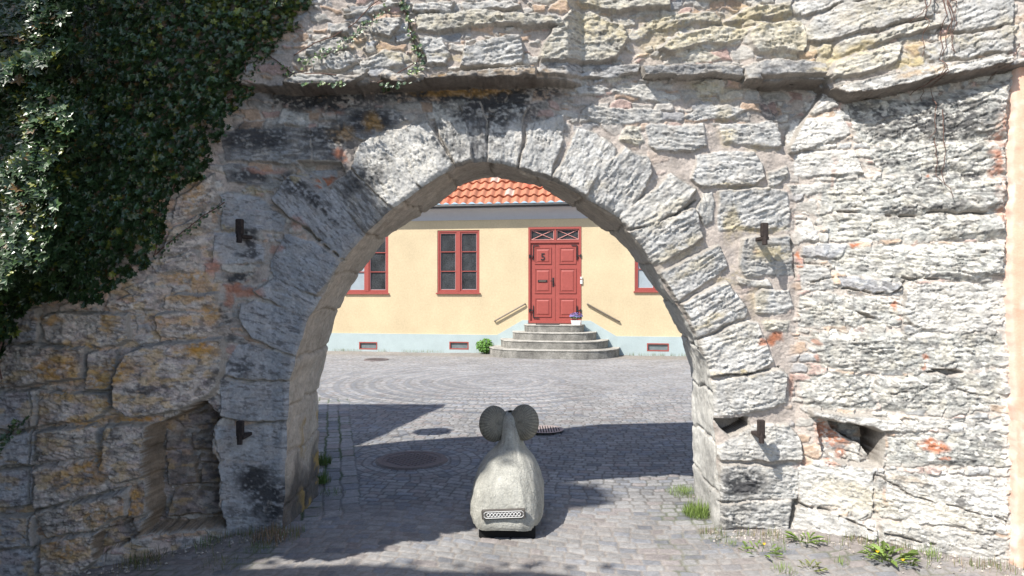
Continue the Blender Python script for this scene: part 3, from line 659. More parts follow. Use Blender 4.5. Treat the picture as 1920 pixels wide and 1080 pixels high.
# ------------------------------------------------------------ peach plastered house corner at the right edge
e_y = np.linspace(-760, 1300, 500); e_x = np.interp(e_y, [-760, 0, 60, 120, 300, 480, 540, 640, 760, 1060, 1300], [1900, 1904, 1898, 1894, 1886, 1882, 1881, 1886, 1890, 1893, 1893]) + (fbm(e_y/14, e_y*0, 111, 4)-.5)*9
q = np.r_[0, .0015, .006, np.linspace(.012, 1, 90)]
QX = e_x[:, None] + q*560; QY = e_y[:, None]+0*q
qo = np.array([-.04, .03, .052]+[.055]*90)[None]+(fbm(QX/30, QY/30, 112, 4)-.5)*.018
qx, qy, qz = wall_at(QX, QY, 0)
qx = np.where(QX > 1960, np.interp(1960, _tp, _tx)+(QX-1960)*.0033, qx); qy = np.interp(qx, WX, WY); qz = EYE+(540-QY)/FPX*np.minimum(qy, 4.4); qy = qy-qo
pc = np.array([.70, .43, .31])*(.86+.24*fbm(QX/30, QY/60, 113, 4))[..., None]
wq = (sst(9, 1, QX-e_x[:, None])*.5+sst(.62, .7, fbm(QX/16, QY/30, 114, 4))*.35)[..., None]; pc = pc*(1-wq)+np.array([.80, .68, .60])*wq
pk = (sst(.58, .66, fbm(QX/9+4, QY/70, 115, 4))*sst(60, 10, QX-e_x[:, None]))[..., None]*.4; pc = pc*(1-pk)+np.array([.62, .32, .24])*pk
qi = np.arange(QX.size).reshape(QX.shape); qf = np.stack([qi[:-1, :-1], qi[1:, :-1], qi[1:, 1:], qi[:-1, 1:]], -1).reshape(-1, 4)
po = npmesh('plastered_wall', np.stack([qx, qy, qz], -1).reshape(-1, 3), qf, M['peach'], None, pc.reshape(-1, 3))
tag(po, 'smooth peach plastered house wall at the right edge beside the rough stone', 'wall')

# ------------------------------------------------------------ ground: one paved sheet
MHC = (-1.02, 6.96); ARC = (-.35, 12.9)
def ground(x0, x1, y0, y1, st, name):
    gx = np.arange(x0, x1+st*.5, st); gy = np.arange(y0, y1+st*.5, st); GX, GY = np.meshgrid(gx, gy)
    wx = GX+(fbm(GX*5, GY*5, 121, 3)-.5)*.045; wy = GY+(fbm(GX*5, GY*5, 122, 3)-.5)*.045
    wx2 = wx+.25*np.sin(wy*.5); wy2 = wy+.35*np.sin(wx*.55+.6)+.12*np.sin(wx*1.7)
    e, i1, i2 = rows(wx2, wy2, .092, .125, 131)
    r1 = np.hypot(wx-ARC[0], (wy-ARC[1])); th = np.arctan2(wy-ARC[1], wx-ARC[0])
    ea, a1, a2 = rows(th*2.0, r1, .105, .11, 141); ma = (r1 < 3.3) & (wx < .9+.3*np.sin(wy*3))
    ring = np.floor(r1/.105); bring = ma & (np.mod(ring, 3) == 0)
    e = np.where(ma, ea, e); i1 = np.where(ma, a1, i1); i2 = np.where(ma, a2, i2)
    r2 = np.hypot(wx-MHC[0], wy-MHC[1]); t2 = np.arctan2(wy-MHC[1], wx-MHC[0]); em, m1, m2 = rows(t2*.6, r2, .1, .12, 151); mm = r2 < .74
    e = np.where(mm, em, e); i1 = np.where(mm, m1, i1); i2 = np.where(mm, m2, i2)
    # gutter rows running away along the left
    dl = (wx+1.27)*.968+(wy-5.7)*.25; dv = -(wx+1.27)*.25+(wy-5.7)*.968
    eg, g1_, g2_ = rows(dv, dl, .15, .21, 161); mg = (dl < 0) & (dl > -1.05) & (wy < 11) & (wy > 5.2)
    e = np.where(mg, eg, e); i1 = np.where(mg, g1_, i1); i2 = np.where(mg, g2_, i2)
    fy_ = np.interp(GX, WX, WY)
    dirt = sst(.45, .05, fy_-GY)*sst(-2.4, -2.6, -np.abs(GX+.05)*1-.7) * (GY < 6)      # earth and rubble along the wall foot
    dirt = np.maximum(dirt, sst(.5, .1, np.abs(GX+2.0)+np.abs(GY-5.0)*.3)*.8)
    dirt = np.clip(dirt, 0, 1)*sst(.3, .6, fbm(GX*5, GY*5, 171, 4)+.25)
    hz = sst(0, .012, e)*(.006+.003*i1)*(1-.7*dirt) + (fbm(GX*9, GY*9, 123, 4)-.5)*.009 + (fbm(GX*1.1, GY*1.1, 124, 3)-.5)*.03 + dirt*(fbm(GX*20, GY*20, 125, 4))*.02
    crown = .02*sst(4, 12, GY); hz = hz-.02-crown*0
    base = np.array([.275, .270, .264])*(.84+.28*i1)[..., None]
    tn = sst(.80, .86, i2)[..., None]*.7; base = base*(1-tn)+np.array([.245, .215, .205])*(.8+.4*i1)[..., None]*tn
    tb = sst(.25, .2, i2)[..., None]*.7; base = base*(1-tb)+np.array([.175, .185, .205])*(.8+.5*i1)[..., None]*tb
    br = (bring*1.)[..., None]; base = base*(1-br*.55)+np.array([.13, .15, .18])*br*.55; base = np.where((ma & (np.mod(ring, 3) == 1))[..., None], base*1.18, base)
    far = sst(9, 14, GY)[..., None]; base = base*(1-far*.5)+np.array([.28, .28, .285])*far*.5
    j = sst(.012, .004, e)[..., None]
    nearc = sst(5.9, 5.1, GY)[..., None]
    jc = np.array([.27, .245, .22])*nearc + np.array([.12, .115, .105])*(1-nearc)
    jc = jc*(1-far)+np.array([.19, .18, .165])*far
    base = base*(1-j*.85)+jc*j*.85
    mo = (sst(.5, .62, fbm(GX*2.2, GY*2.2, 126, 4)+.16*mg+.25*sst(-1.5, -2.2, GX)*(GY < 9)-.08)*sst(.016, .006, e))[..., None]*.8; mo = mo*np.maximum(mg, sst(6.5, 5.5, GY)*(np.abs(GX) > 1.0)*.6)[..., None]
    base = base*(1-mo)+np.array([.045, .085, .022])*mo
    dc = np.array([.26, .235, .22])*(.6+.8*fbm(GX*30, GY*30, 127, 4))[..., None]; base = base*(1-dirt[..., None])+dc*dirt[..., None]
    sand = (sst(.55, .7, fbm(GX*3, GY*3, 128, 5))*sst(6.2, 4.8, GY))[..., None]*.45; base = base*(1-sand)+np.array([.29, .265, .245])*sand
    edge_d = (sst(.9, .2, np.abs((GY-17.9)+(GX-1.1)*.158+.15)))[..., None]*.55; base = base*(1-edge_d)+np.array([.24, .21, .17])*edge_d
    base *= (.75+.5*fbm(GX*45, GY*45, 129, 3))[..., None]*(.88+.24*fbm(GX*.8, GY*.8, 130, 3))[..., None]
    gi = np.arange(GX.size).reshape(GX.shape); f = np.stack([gi[:-1, :-1], gi[:-1, 1:], gi[1:, 1:], gi[1:, :-1]], -1).reshape(-1, 4)
    return np.stack([GX, GY, hz], -1).reshape(-1, 3), f, base.reshape(-1, 3)
parts = [ground(-3.3, 3.3, 3.6, 8.4, .0105, ''), ground(-3.6, 3.6, 8.4, 11.5, .016, ''), ground(-7.2, 7.2, 11.5, 19.4, .03, '')]
def plain(x0, x1, y0, y1):
    n = 12; gx = np.linspace(x0, x1, n); gy = np.linspace(y0, y1, n); a, b = np.meshgrid(gx, gy); gi = np.arange(n*n).reshape(n, n)
    return np.stack([a, b, a*0-.028], -1).reshape(-1, 3), np.stack([gi[:-1, :-1], gi[:-1, 1:], gi[1:, 1:], gi[1:, :-1]], -1).reshape(-1, 4), np.tile([.2, .195, .19], (n*n, 1))
parts.append(plain(-120, 120, -80, 200))
of = 0; vs, fs_, cs = [], [], []
for a, b, c in parts: vs.append(a); fs_.append(b+of); cs.append(c); of += len(a)
tag(npmesh('ground', np.concatenate(vs), np.concatenate(fs_), M['ground'], None, np.concatenate(cs)), 'grey granite setts laid in rows and rings over the lane', kind='structure')

def disc(name, x, y, r, m, z=.0, grate=False):
    b = MB(); n = 48
    c = empty(name, (x, y, 0))
    if not grate:
        for (ra, rb, za, zb) in ((r, r*.93, z-.02, z+.006), (r*.93, r*.80, z+.006, z+.006), (r*.80, r*.78, z+.006, z-.002)):
            pa = [b.bm.verts.new((ra*math.cos(2*math.pi*k/n), ra*math.sin(2*math.pi*k/n), za)) for k in range(n)]
            pb = [b.bm.verts.new((rb*math.cos(2*math.pi*k/n), rb*math.sin(2*math.pi*k/n), zb)) for k in range(n)]
            for k in range(n): b.bm.faces.new((pa[k], pa[(k+1) % n], pb[(k+1) % n], pb[k]))
        b.build('frame', m, c)
        b = MB(); pl = [b.bm.verts.new((r*.775*math.cos(2*math.pi*k/n), r*.775*math.sin(2*math.pi*k/n), z)) for k in range(n)]; b.bm.faces.new(pl)
        st = r*.09; k = int(r*.78/st)
        for i in range(-k, k+1):
            for j in range(-k, k+1):
                if (i+j) % 2 and math.hypot(i*st, j*st) < r*.70: b.box((i*st-st*.33, j*st-st*.33, z+.0005), (i*st+st*.33, j*st+st*.33, z+.006))
        b.build('lid', m, c)
    else:
        for (ra, rb) in ((r, r*.86),):
            pa = [b.bm.verts.new((ra*math.cos(2*math.pi*k/n), ra*math.sin(2*math.pi*k/n), z+.008)) for k in range(n)]
            pb = [b.bm.verts.new((rb*math.cos(2*math.pi*k/n), rb*math.sin(2*math.pi*k/n), z+.008)) for k in range(n)]
            for k in range(n): b.bm.faces.new((pa[k], pa[(k+1) % n], pb[(k+1) % n], pb[k]))
        b.build('frame', m, c)
        b = MB(); pl = [b.bm.verts.new((r*.9*math.cos(2*math.pi*k/n), r*.9*math.sin(2*math.pi*k/n), z-.002)) for k in range(n)]; b.bm.faces.new(pl); b.build('pit', M['dark'], c)
        b = MB()
        for i in range(-6, 7):
            xx = i*r*.135; h = math.sqrt(max(0, (r*.87)**2-xx**2)); b.box((xx-r*.04, -h, z), (xx+r*.04, h, z+.007))
        b.build('grate_bars', m, c)
    return c
tag(disc('manhole_cover', *MHC, .375, M['manhole'], .002), 'large reddish iron manhole cover in the shade left of the stone ram', 'manhole cover')
tag(disc('drain_grate', .40, 8.42, .24, M['grate'], .004, True), 'round slotted drain grate in the paving behind the stone ram', 'drain')
tag(disc('manhole_cover', -3.32, 16.7, .31, M['manhole'], .004), 'small dark manhole cover far back near the house, left side', 'manhole cover')

# ------------------------------------------------------------ yellow house across the square
HP = Vector((1.14, 18.2)); HR = R(9); HE = Vector((math.cos(HR), -math.sin(HR))); HN = Vector((-math.sin(HR), -math.cos(HR)))
def hp(px, py, off=0):
    k = (px-960)/FPX; P0 = HP+HN*off; D = P0.dot(HN)/(k*HN.x+HN.y)
    return (Vector((k*D, D))-HP).dot(HE), EYE+(540-py)/FPX*D
hx = lambda px: hp(px, 540)[0]
hz = lambda px, py: hp(px, py)[1]
house = empty('yellow_house', (HP.x, HP.y, 0), -HR)
tag(house, 'yellow rendered house with orange pantile roof behind the arch', 'house')
zb = hz(1000, 628.5); ztop = hz(1000, 409)+.25
XL, XR = -11.0, 9.0
wins = [(hx(648), hx(728), hz(690, 549.5), hz(690, 434)), (hx(820), hx(899), hz(860, 549), hz(860, 431.5)), (hx(1190), hx(1272), hz(1230, 546), hz(1230, 425)),
        (hx(470), hx(555), hz(510, 550), hz(510, 437))]
dx0, dx1, dz0, dz1 = hx(990.5), hx(1090), hz(1040, 606), hz(1040, 425.5)
def holed(x0, x1, z0, z1, holes, yo, yi, name, m, thick_only=False):
    xb = sorted({x0, x1, *[v for h in holes for v in h[:2]]}); zz = sorted({z0, z1, *[v for h in holes for v in h[2:]]})
    b = MB(); vt = {}
    def vv(x, y, z):
        k = (round(x, 5), round(y, 5), round(z, 5))
        if k not in vt: vt[k] = b.bm.verts.new(k)
        return vt[k]
    for i in range(len(xb)-1):
        for j in range(len(zz)-1):
            cx_, cz_ = (xb[i]+xb[i+1])/2, (zz[j]+zz[j+1])/2
            if any(h[0] < cx_ < h[1] and h[2] < cz_ < h[3] for h in holes): continue
            b.bm.faces.new([vv(xb[i], yo, zz[j]), vv(xb[i+1], yo, zz[j]), vv(xb[i+1], yo, zz[j+1]), vv(xb[i], yo, zz[j+1])])
    for h in list(holes)+[(x0, x1, z0, z1)]:
        a = [(h[0], h[2]), (h[1], h[2]), (h[1], h[3]), (h[0], h[3])]
        for k in range(4):
            p, q_ = a[k], a[(k+1) % 4]; b.bm.faces.new([b.bm.verts.new(t) for t in ((p[0], yo, p[1]), (q_[0], yo, q_[1]), (q_[0], yi, q_[1]), (p[0], yi, p[1]))])
    return b.build(name, m, house)
holed(XL, XR, zb-.02, ztop, wins+[(dx0, dx1, dz0, dz1)], 0, .3, 'wall', M['yellow'])
bw = [(hx(674), hx(708), hz(690, 655), hz(690, 641)), (hx(843), hx(879), hz(860, 655), hz(860, 640.5)), (hx(1213), hx(1254), hz(1233, 658.5), hz(1233, 643.5))]
xa, xb_ = hx(932), hx(1156)
holed(XL, xa, -.2, zb, bw[:2], -.025, .2, 'plinth', M['plinth']); holed(xb_, XR, -.2, zb, bw[2:], -.025, .2, 'plinth', M['plinth'])
zt = hz(1040, 600.5); m_ = MB()
m_.prism([(xa+.002, -.2), (dx0, -.2), (dx0, zt), (hx(980), zt), (xa+.002, zb)], -.025, .05)
m_.prism([(dx1, -.2), (xb_-.002, -.2), (xb_-.002, zb), (hx(1107), zt), (dx1, zt)], -.025, .05)
m_.box((dx0, .0, -.2), (dx1, .2, dz0-.01)); m_.build('plinth', M['plinth'], house)
def frame(b, x0, x1, z0, z1, t, ya, yb):
    b.box((x0, ya, z0), (x0+t, yb, z1)); b.box((x1-t, ya, z0), (x1, yb, z1)); b.box((x0+t, ya+.001, z0), (x1-t, yb, z0+t)); b.box((x0+t, ya+.001, z1-t), (x1-t, yb, z1))
def window(x0, x1, z0, z1, gl):
    b = MB(); frame(b, x0+.002, x1-.002, z0+.002, z1-.002, .05, .015, .12)
    xm = (x0+x1)/2; b.box((xm-.05, .010, z0+.052), (xm+.05, .12, z1-.052))
    fr = b.build('window', M['red'], house)
    b = MB(); b.box((x0-.03, -.05, z0-.035), (x1+.03, .05, z0+.0), .004); b.build('sill', M['red'], fr)
    for s, (a, c) in enumerate(((x0+.052, xm-.052), (xm+.052, x1-.052))):
        b = MB(); frame(b, a, c, z0+.054, z1-.054, .035, .028, .07)
        for k in (1, 2):
            zz = z0+.054+(z1-z0-.108)*k/3; b.box((a+.035, .034, zz-.011), (c-.035, .06, zz+.011))
        b.build('casement', M['red'], fr)
        b = MB(); b.box((a+.03, .062, z0+.08), (c-.03, .066, z1-.08)); b.build('pane', gl[s], fr)
        b = MB(); z_ = z0+.094; frame(b, a+.035, c-.035, z0+.089, z1-.089, .009, .045, .061); b.build('putty_line', M['eave'], fr)
window(*wins[0], (M['curtain'], M['glass'])); window(*wins[1], (M['glass'], M['glass'])); window(*wins[2], (M['curtain'], M['curtain'])); window(*wins[3], (M['glass'], M['glass']))
for (a, c, d, e) in bw:
    b = MB(); frame(b, a, c, d, e, .028, -.03, .05); fr = b.build('basement_window', M['red'], house)
    b = MB(); b.box((a+.02, .01, d+.02), (c-.02, .02, e-.02)); b.build('pane', M['ventglass'], fr)
# door
b = MB(); frame(b, dx0+.002, dx1-.002, dz0, dz1-.002, .055, -.012, .12)
ztr = hz(1040, 452); b.box((dx0+.055, -.005, ztr-.045), (dx1-.055, .12, ztr+.02)); xm = hx(1041); b.box((xm-.022, -.002, ztr+.02), (xm+.022, .12, dz1-.055))
door = b.build('door_frame', M['red'], house); door['label'] = 'red wooden door surround with a transom above the double door'
for a, c in ((dx0+.057, xm-.022), (xm+.022, dx1-.057)):
    z0, z1 = ztr+.022, dz1-.057
    b = MB(); b.box((a, .05, z0), (c, .055, z1)); pn = b.build('transom_pane', M['glass'], door)
    b = MB(); frame(b, a+.012, c-.012, z0+.012, z1-.012, .016, .02, .048)
    for (p, q_) in (((a+.02, z0+.02), (c-.02, z1-.02)), ((a+.02, z1-.02), (c-.02, z0+.02))): b.tube([(p[0], .036, p[1]), (q_[0], .036, q_[1])], .009, 4)
    b.build('glazing_cross', M['pinkline'], pn)
pz = [(hz(1040, 495), hz(1040, 463.5)), (hz(1040, 550), hz(1040, 503)), (hz(1040, 594.5), hz(1040, 558.5))]
for s, (a, c) in enumerate(((dx0+.058, xm-.004), (xm+.004, dx1-.058))):
    b = MB(); b.box((a, .03, dz0+.03), (c, .07, ztr-.048)); lf = b.build('door_leaf', M['red'], door)
    pa, pc_ = (hx(1002), hx(1033.5)) if s == 0 else (hx(1048), hx(1080))
    for z0, z1 in pz:
        b = MB(); frame(b, pa, pc_, z0, z1, .022, .012, .03); frame(b, pa+.022, pc_-.022, z0+.022, z1-.022, .022, .020, .03)
        t = .085; vs_ = [b.bm.verts.new(p) for p in ((pa+.05, .0295, z0+.05), (pc_-.05, .0295, z0+.05), (pc_-.05, .0295, z1-.05), (pa+.05, .0295, z1-.05), (pa+t, .014, z0+t), (pc_-t, .014, z0+t), (pc_-t, .014, z1-t), (pa+t, .014, z1-t))]
        for f in ((4, 5, 6, 7), (0, 1, 5, 4), (1, 2, 6, 5), (2, 3, 7, 6), (3, 0, 4, 7)): b.bm.faces.new([vs_[i] for i in f])
        b.build('raised_panel', M['red'], lf)
    for zc, up_ in ((hz(1040, 480), 1), (hz(1040, 582), -1)):        # L-shaped strap hinges
        xo = hx(1000) if s == 0 else hx(1082); sd_ = 1 if s == 0 else -1; b = MB()
        b.box((xo-.012, .004, zc-.11), (xo+.012, .012, zc+.28) if up_ > 0 else (xo+.012, .012, zc+.13)) if up_ > 0 else b.box((xo-.012, .004, zc-.20), (xo+.012, .012, zc+.13))
        ze = zc+(.28 if up_ > 0 else -.20); x2 = xo+sd_*.15; b.box((min(xo, x2), .003, ze-.012), (max(xo, x2), .011, ze+.012))
        x3 = xo-sd_*.10; b.box((min(xo, x3), -.02, zc-.015), (max(xo, x3), .002, zc+.015)); b.box((x3-.016, -.032, zc-.055), (x3+.016, -.014, zc+.045), .003)
        b.build('strap_hinge', M['iron'], lf)
    if s == 0:
        b = MB(); zl = hz(1017, 527); b.box((hx(1008.5), -.004, zl-.03), (hx(1026), .012, zl+.03), .004); sl_ = b.build('letter_slot', M['iron'], lf)
        b = MB(); b.box((hx(1011), -.010, zl-.012), (hx(1023.5), -.003, zl+.012)); b.build('flap', M['rail'], sl_)
        b = MB(); zh = hz(1037, 529); xh = hx(1037); b.box((xh-.022, .016, zh-.12), (xh+.022, .03, zh+.12), .004)
        b.tube([(xh, .02, zh+.03), (xh, -.04, zh+.03), (xh-.07, -.045, zh+.03)], .011, 6); b.build('door_handle', M['iron'], lf)
        tcv = bpy.data.curves.new('number_five', 'FONT'); tcv.body = '5'; tcv.size = .26; tcv.extrude = .006; tcv.offset = .003; tcv.align_x = 'CENTER'; tcv.align_y = 'CENTER'
        to = bpy.data.objects.new('tmp', tcv); COL.objects.link(to); dg = bpy.context.evaluated_depsgraph_get(); me = bpy.data.meshes.new_from_object(to.evaluated_get(dg)); bpy.data.objects.remove(to)
        me.materials.clear(); me.materials.append(M['iron']); no = bpy.data.objects.new('house_number', me); COL.objects.link(no); no.parent = lf
        no.location = (hx(1018), .005, hz(1018, 482)); no.rotation_euler = (R(90), 0, 0)
b = MB(); b.box((dx0+.05, -.02, dz0-.0), (dx1-.05, .06, dz0+.028)); b.build('threshold', M['red'], door)
b = MB(); xq, zq = hx(1090), hz(1090, 524); b.box((xq-.028, -.04, zq-.12), (xq+.032, -.013, zq-.01), .004); b.box((xq-.028, -.04, zq+.015), (xq+.032, -.013, zq+.07), .004); b.build('doorbell', M['white'], house)
# eaves, gutter, roof
OV = .26; ze0 = hz(960, 410.5); ze1 = EYE+(540-389)/FPX*(HP.y+.0-OV)
b = MB(); n = 8; prof = []
for i in range(n+1):
    t = i/n*math.pi/2; prof.append((-(OV-.03)*(1-math.cos(t)), ze0+(ze1-ze0)*math.sin(t)))
prof = [(0.0, ze0-.015), (-.02, ze0-.015)]+[(y-.02, z) for y, z in prof[1:]]+[(-OV, ze1+.03), (0, ze1+.03)]
va = [b.bm.verts.new((XL-.2, y, z)) for y, z in prof]; vb = [b.bm.verts.new((XR+.2, y, z)) for y, z in prof]; n = len(prof)
b.bm.faces.new(va); b.bm.faces.new(vb)
for i in range(n): b.bm.faces.new((va[i], vb[i], vb[(i+1) % n], va[(i+1) % n]))
b.build('eaves_cove', M['eave'], house, smooth=False)
b = MB(); b.tube([(XL-.2, -OV-.05, ze1+.075), (XR+.2, -OV-.05, ze1+.075)], .05, 8); b.build('gutter', M['gutter'], house)
TP, TR = .235, .31; sl = R(46); u0 = XL-.2; nu = int((XR-XL+.4)/.0294); us = u0+np.arange(nu+1)*.0294
RV, RC, RF = [], [], []; nr = 15; st = [0, .25, .6, .98, 1.0]
ya, za = -OV-.06, ze1+.10; off_ = 0
for r in range(nr):
    for k, t in enumerate(st[:-1]+[.999]):
        dist = (r+t)*TR; lift = .055*(1-t)+.012
        tn = np.floor((us-u0)/TP); ph = ((us-u0)/TP-tn); pr_ = .034*np.cos((ph-.38)*2*math.pi)+.018*sst(.82, 1., ph)
        lf_ = lift+pr_+.012*(h2(tn, tn*0+r, 181)-.5)
        RV.append(np.c_[us, np.full(nu+1, ya)+dist*math.cos(sl)-lf_*math.sin(sl)-0.0, za+dist*math.sin(sl)+lf_*math.cos(sl)])
        cv = h2(tn, tn*0+r, 182); c3 = np.array([.46, .19, .115])*(.82+.34*cv)[:, None]; g = (cv > .93)[:, None]; c3 = np.where(g, np.array([.55, .40, .33]), c3)
        g = (cv < .05)[:, None]; c3 = np.where(g, np.array([.50, .15, .09]), c3); RC.append(c3)
nrw = len(RV); ii = np.arange(nrw*(nu+1)).reshape(nrw, nu+1)
rf = np.stack([ii[:-1, :-1], ii[:-1, 1:], ii[1:, 1:], ii[1:, :-1]], -1).reshape(-1, 4)
npmesh('roof', np.concatenate(RV), rf, M['tile'], house, np.concatenate(RC), smooth=False)
b = MB(); b.box((XL, .3, -.2), (XR, .35, ztop+.2)); b.box((XL, 6.2, -.2), (XR, 6.3, ztop+.2)); b.box((XL, .3, -.2), (XL+.1, 6.2, ztop+.2)); b.box((XR-.1, .3, -.2), (XR, 6.2, ztop+.2)); b.build('rear_wall', M['yellow'], house)
b = MB(); b.box((hx(1003), .42, hz(1003, 330)), (hx(1012), .56, hz(1003, 316)), .01); b.box((hx(1012), .40, hz(1003, 326)), (hx(1060), .62, hz(1003, 318)), .01); b.build('roof_hatch', M['red'], house)
# steps
sc_x = (dx0+dx1)/2
stp = empty('door_steps', (*(HP+HE*sc_x), 0), -HR); tag(stp, 'worn grey stone steps with rounded ends below the red door', 'steps')
hts = [.0, .205, .405, .605, dz0-.02]; ext = [(1.72, 1.28), (1.43, 1.02), (1.12, .76), (.80, .52)]
for k, (w_, d_) in enumerate(ext):
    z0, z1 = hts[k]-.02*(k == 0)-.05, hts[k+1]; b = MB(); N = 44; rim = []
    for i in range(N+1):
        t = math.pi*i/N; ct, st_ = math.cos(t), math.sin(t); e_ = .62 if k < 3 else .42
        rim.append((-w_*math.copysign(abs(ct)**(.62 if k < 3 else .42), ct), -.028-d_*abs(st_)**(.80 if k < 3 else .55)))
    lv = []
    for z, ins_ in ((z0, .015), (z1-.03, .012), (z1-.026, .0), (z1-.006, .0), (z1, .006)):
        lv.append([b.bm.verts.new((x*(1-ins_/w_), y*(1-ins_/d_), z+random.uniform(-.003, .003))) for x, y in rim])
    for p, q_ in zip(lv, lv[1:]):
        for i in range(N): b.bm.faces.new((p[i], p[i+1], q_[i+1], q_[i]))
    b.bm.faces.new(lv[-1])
    o = b.build('step', M['step'], stp, col=lambda c: tuple(np.array([.27, .26, .235])*(.65+.5*random.random())*(1 if c.z < z1-.01 else 1.6)))  # treads coloured lighter as if lit, risers darker with wear
b = MB(); b.box((-.45, -.47, dz0-.016), (.15, -.08, dz0-.002), .003)
dm = b.build('doormat', M['mat'], None); dm.matrix_world = Matrix.Translation(stp.location) @ Matrix.Rotation(-HR, 4, 'Z'); tag(dm, 'flat dark doormat on the top step at the red door', 'doormat')
# handrails
def handrail(p0, p1, label):
    (xa_, za_), (xc_, zc_) = hp(*p0, .08), hp(*p1, .08); b = MB(); pt = [(xa_, -.002, za_), (xa_, -.047, za_), (xa_+.012*(1 if xc_ > xa_ else -1), -.052, za_)]
    pt += [(xa_*(1-t)+xc_*t, -.052, za_*(1-t)+zc_*t) for t in (.05, .5, .95)]+[(xc_, -.047, zc_), (xc_, -.002, zc_)]
    b.tube(pt, .020, 8); o = b.build('handrail', M['rail'], None, smooth=True); o.location = house.location; o.rotation_euler = house.rotation_euler
    tag(o, label, 'handrail', 'handrails beside the door steps')
handrail((927, 602), (984, 570), 'brown metal handrail sloping up to the left side of the red door')
handrail((1101, 570), (1161, 603), 'brown metal handrail sloping down from the right side of the red door')

# ------------------------------------------------------------ leaves
def leafmesh(kind):
    if kind == 'ivy':   # five-pointed, cupped
        o = [(0, -.5), (.16, -.22), (.46, -.16), (.27, .08), (.40, .36), (.12, .30), (0, .50), (-.12, .30), (-.40, .36), (-.27, .08), (-.46, -.16), (-.16, -.22)]
        v = [(0, .02, -.09)]+[(x, y, .05*abs(x)*2) for x, y in o]; f = [(0, i, i % 12+1) for i in range(1, 13)]
    elif kind == 'blade':
        v = [(-.028, 0, 0), (.028, 0, 0), (.022, .45, .06), (-.022, .45, .06), (0, 1, .34)]; f = [(0, 1, 2), (0, 2, 3), (3, 2, 4)]
    elif kind == 'dand':
        o = [(.02, 0), (.03, .22), (.09, .20), (.04, .36), (.12, .38), (.05, .54), (.14, .60), (.07, .78), (0, 1), (-.07, .78), (-.14, .60), (-.05, .54), (-.12, .38), (-.04, .36), (-.09, .20), (-.03, .22), (-.02, 0)]
        v = [(0, .5, .07)]+[(x, y, .14*math.sin(y*2.6)+.3*abs(x)) for x, y in o]; n = len(o); f = [(0, i, i % n+1) for i in range(1, n+1)]
    else:
        o = [(0, -.5), (.28, -.2), (.3, .15), (0, .5), (-.3, .15), (-.28, -.2)]; v = [(0, 0, -.06)]+[(x, y, .04) for x, y in o]; f = [(0, i, i % 6+1) for i in range(1, 7)]
    return np.array(v, float), np.array(f)
def leaves(name, P, Nn, T, size, colr, kind, m, parent=None):
    """P positions, Nn normals, T tip directions"""
    v, f = leafmesh(kind); n = len(P); Nn = Nn/np.linalg.norm(Nn, axis=1)[:, None]
    T = T-(T*Nn).sum(1)[:, None]*Nn; T /= np.linalg.norm(T, axis=1)[:, None]; B = np.cross(T, Nn)
    Vv = P[:, None]+size[:, None, None]*(v[None, :, :1]*B[:, None]+v[None, :, 1:2]*T[:, None]+v[None, :, 2:]*Nn[:, None])
    Ff = f[None]+(np.arange(n)*len(v))[:, None, None]
    return npmesh(name, Vv.reshape(-1, 3), Ff.reshape(-1, 3), m, parent, np.repeat(colr, len(v), 0), smooth=False)
IVY = [(-420,-330),(640,-330),(640,-40),(612,-5),(600,22),(565,55),(545,78),(515,112),(480,135),(470,165),(440,205),(418,250),(405,300),(380,335),(330,368),(312,405),(300,450),(265,490),(240,522),(195,552),(150,568),(95,560),(60,556),(35,585),(22,610),(12,660),(-60,720),(-420,760)]
def ivy_cols(n, yel=.06):
    g = rng.random(n)[:, None]; c = np.array([.040, .076, .026])*(.55+1.1*g)
    t = rng.random(n)[:, None]; c = np.where(t < yel, np.array([.17, .19, .03])*(.6+.8*g), c); return np.where(t > .97, np.array([.16, .10, .04]), c)
def ivy_off(px, py):
    wy = np.asarray(wall_at(np.asarray(px, float), 0*np.asarray(px, float))[1])
    px = px+(fbm(np.asarray(py)/70+3, np.asarray(py)*0, 195, 3)-.5)*110
    return wy-np.minimum(np.interp(px, [-420, -60, -10, 30, 95, 150, 190], [3.8, 3.82, 3.68, 3.50, 3.47, 3.93, 9]), wy-np.interp(px, [190, 280, 640], [.22, .15, .13]))
n = 60000; px = rng.uniform(-420, 650, n); py = rng.uniform(-330, 770, n)
sd = poly_sd(px+(fbm(px/25, py/25, 191, 3)-.5)*44, py+(fbm(px/25, py/25, 192, 3)-.5)*44, IVY)
nearv = (px > -60) & (py > -40)
keep = (sd > 0) & (nearv | (rng.random(n) < .25)) & (fbm(px/13, py/13, 197, 2) > .10+.28*(sd < 25)); px, py, sd = px[keep], py[keep], sd[keep]; n = len(px)
lay = rng.random(n); bul = (fbm(px/55, py/45, 193, 3)-.4)*.16
off = np.clip(ivy_off(px, py)*np.clip(sd/60, .3, 1)-.10*lay**2*np.clip(sd/60, 0, 1)+bul*.6*np.clip(sd/60, 0, 1), .03, 1) + .05 + (py < 150)*.03
lx, ly, lz = wall_at(px, py, 0); dpt = ly-off*np.where((px < 60) | (px > 300), 1, 1); P = np.c_[(px-960)/FPX*dpt, dpt, EYE+(540-py)/FPX*dpt]
Nn = np.c_[rng.normal(-.10, .42, n), np.full(n, -.85), rng.normal(.38, .36, n)]; T = np.c_[rng.normal(0, .45, n), rng.normal(-.2, .2, n), np.full(n, -1.)]
size = rng.uniform(.034, .074, n)*(.85+.35*(px < 150))
cI = ivy_cols(n)
yz = sst(90, 20, py)*sst(330, 420, px)*(rng.random(n) < .45); cI = np.where(yz[:, None] > .5, np.array([.13, .17, .03])*(.6+.7*rng.random(n))[:, None], cI)
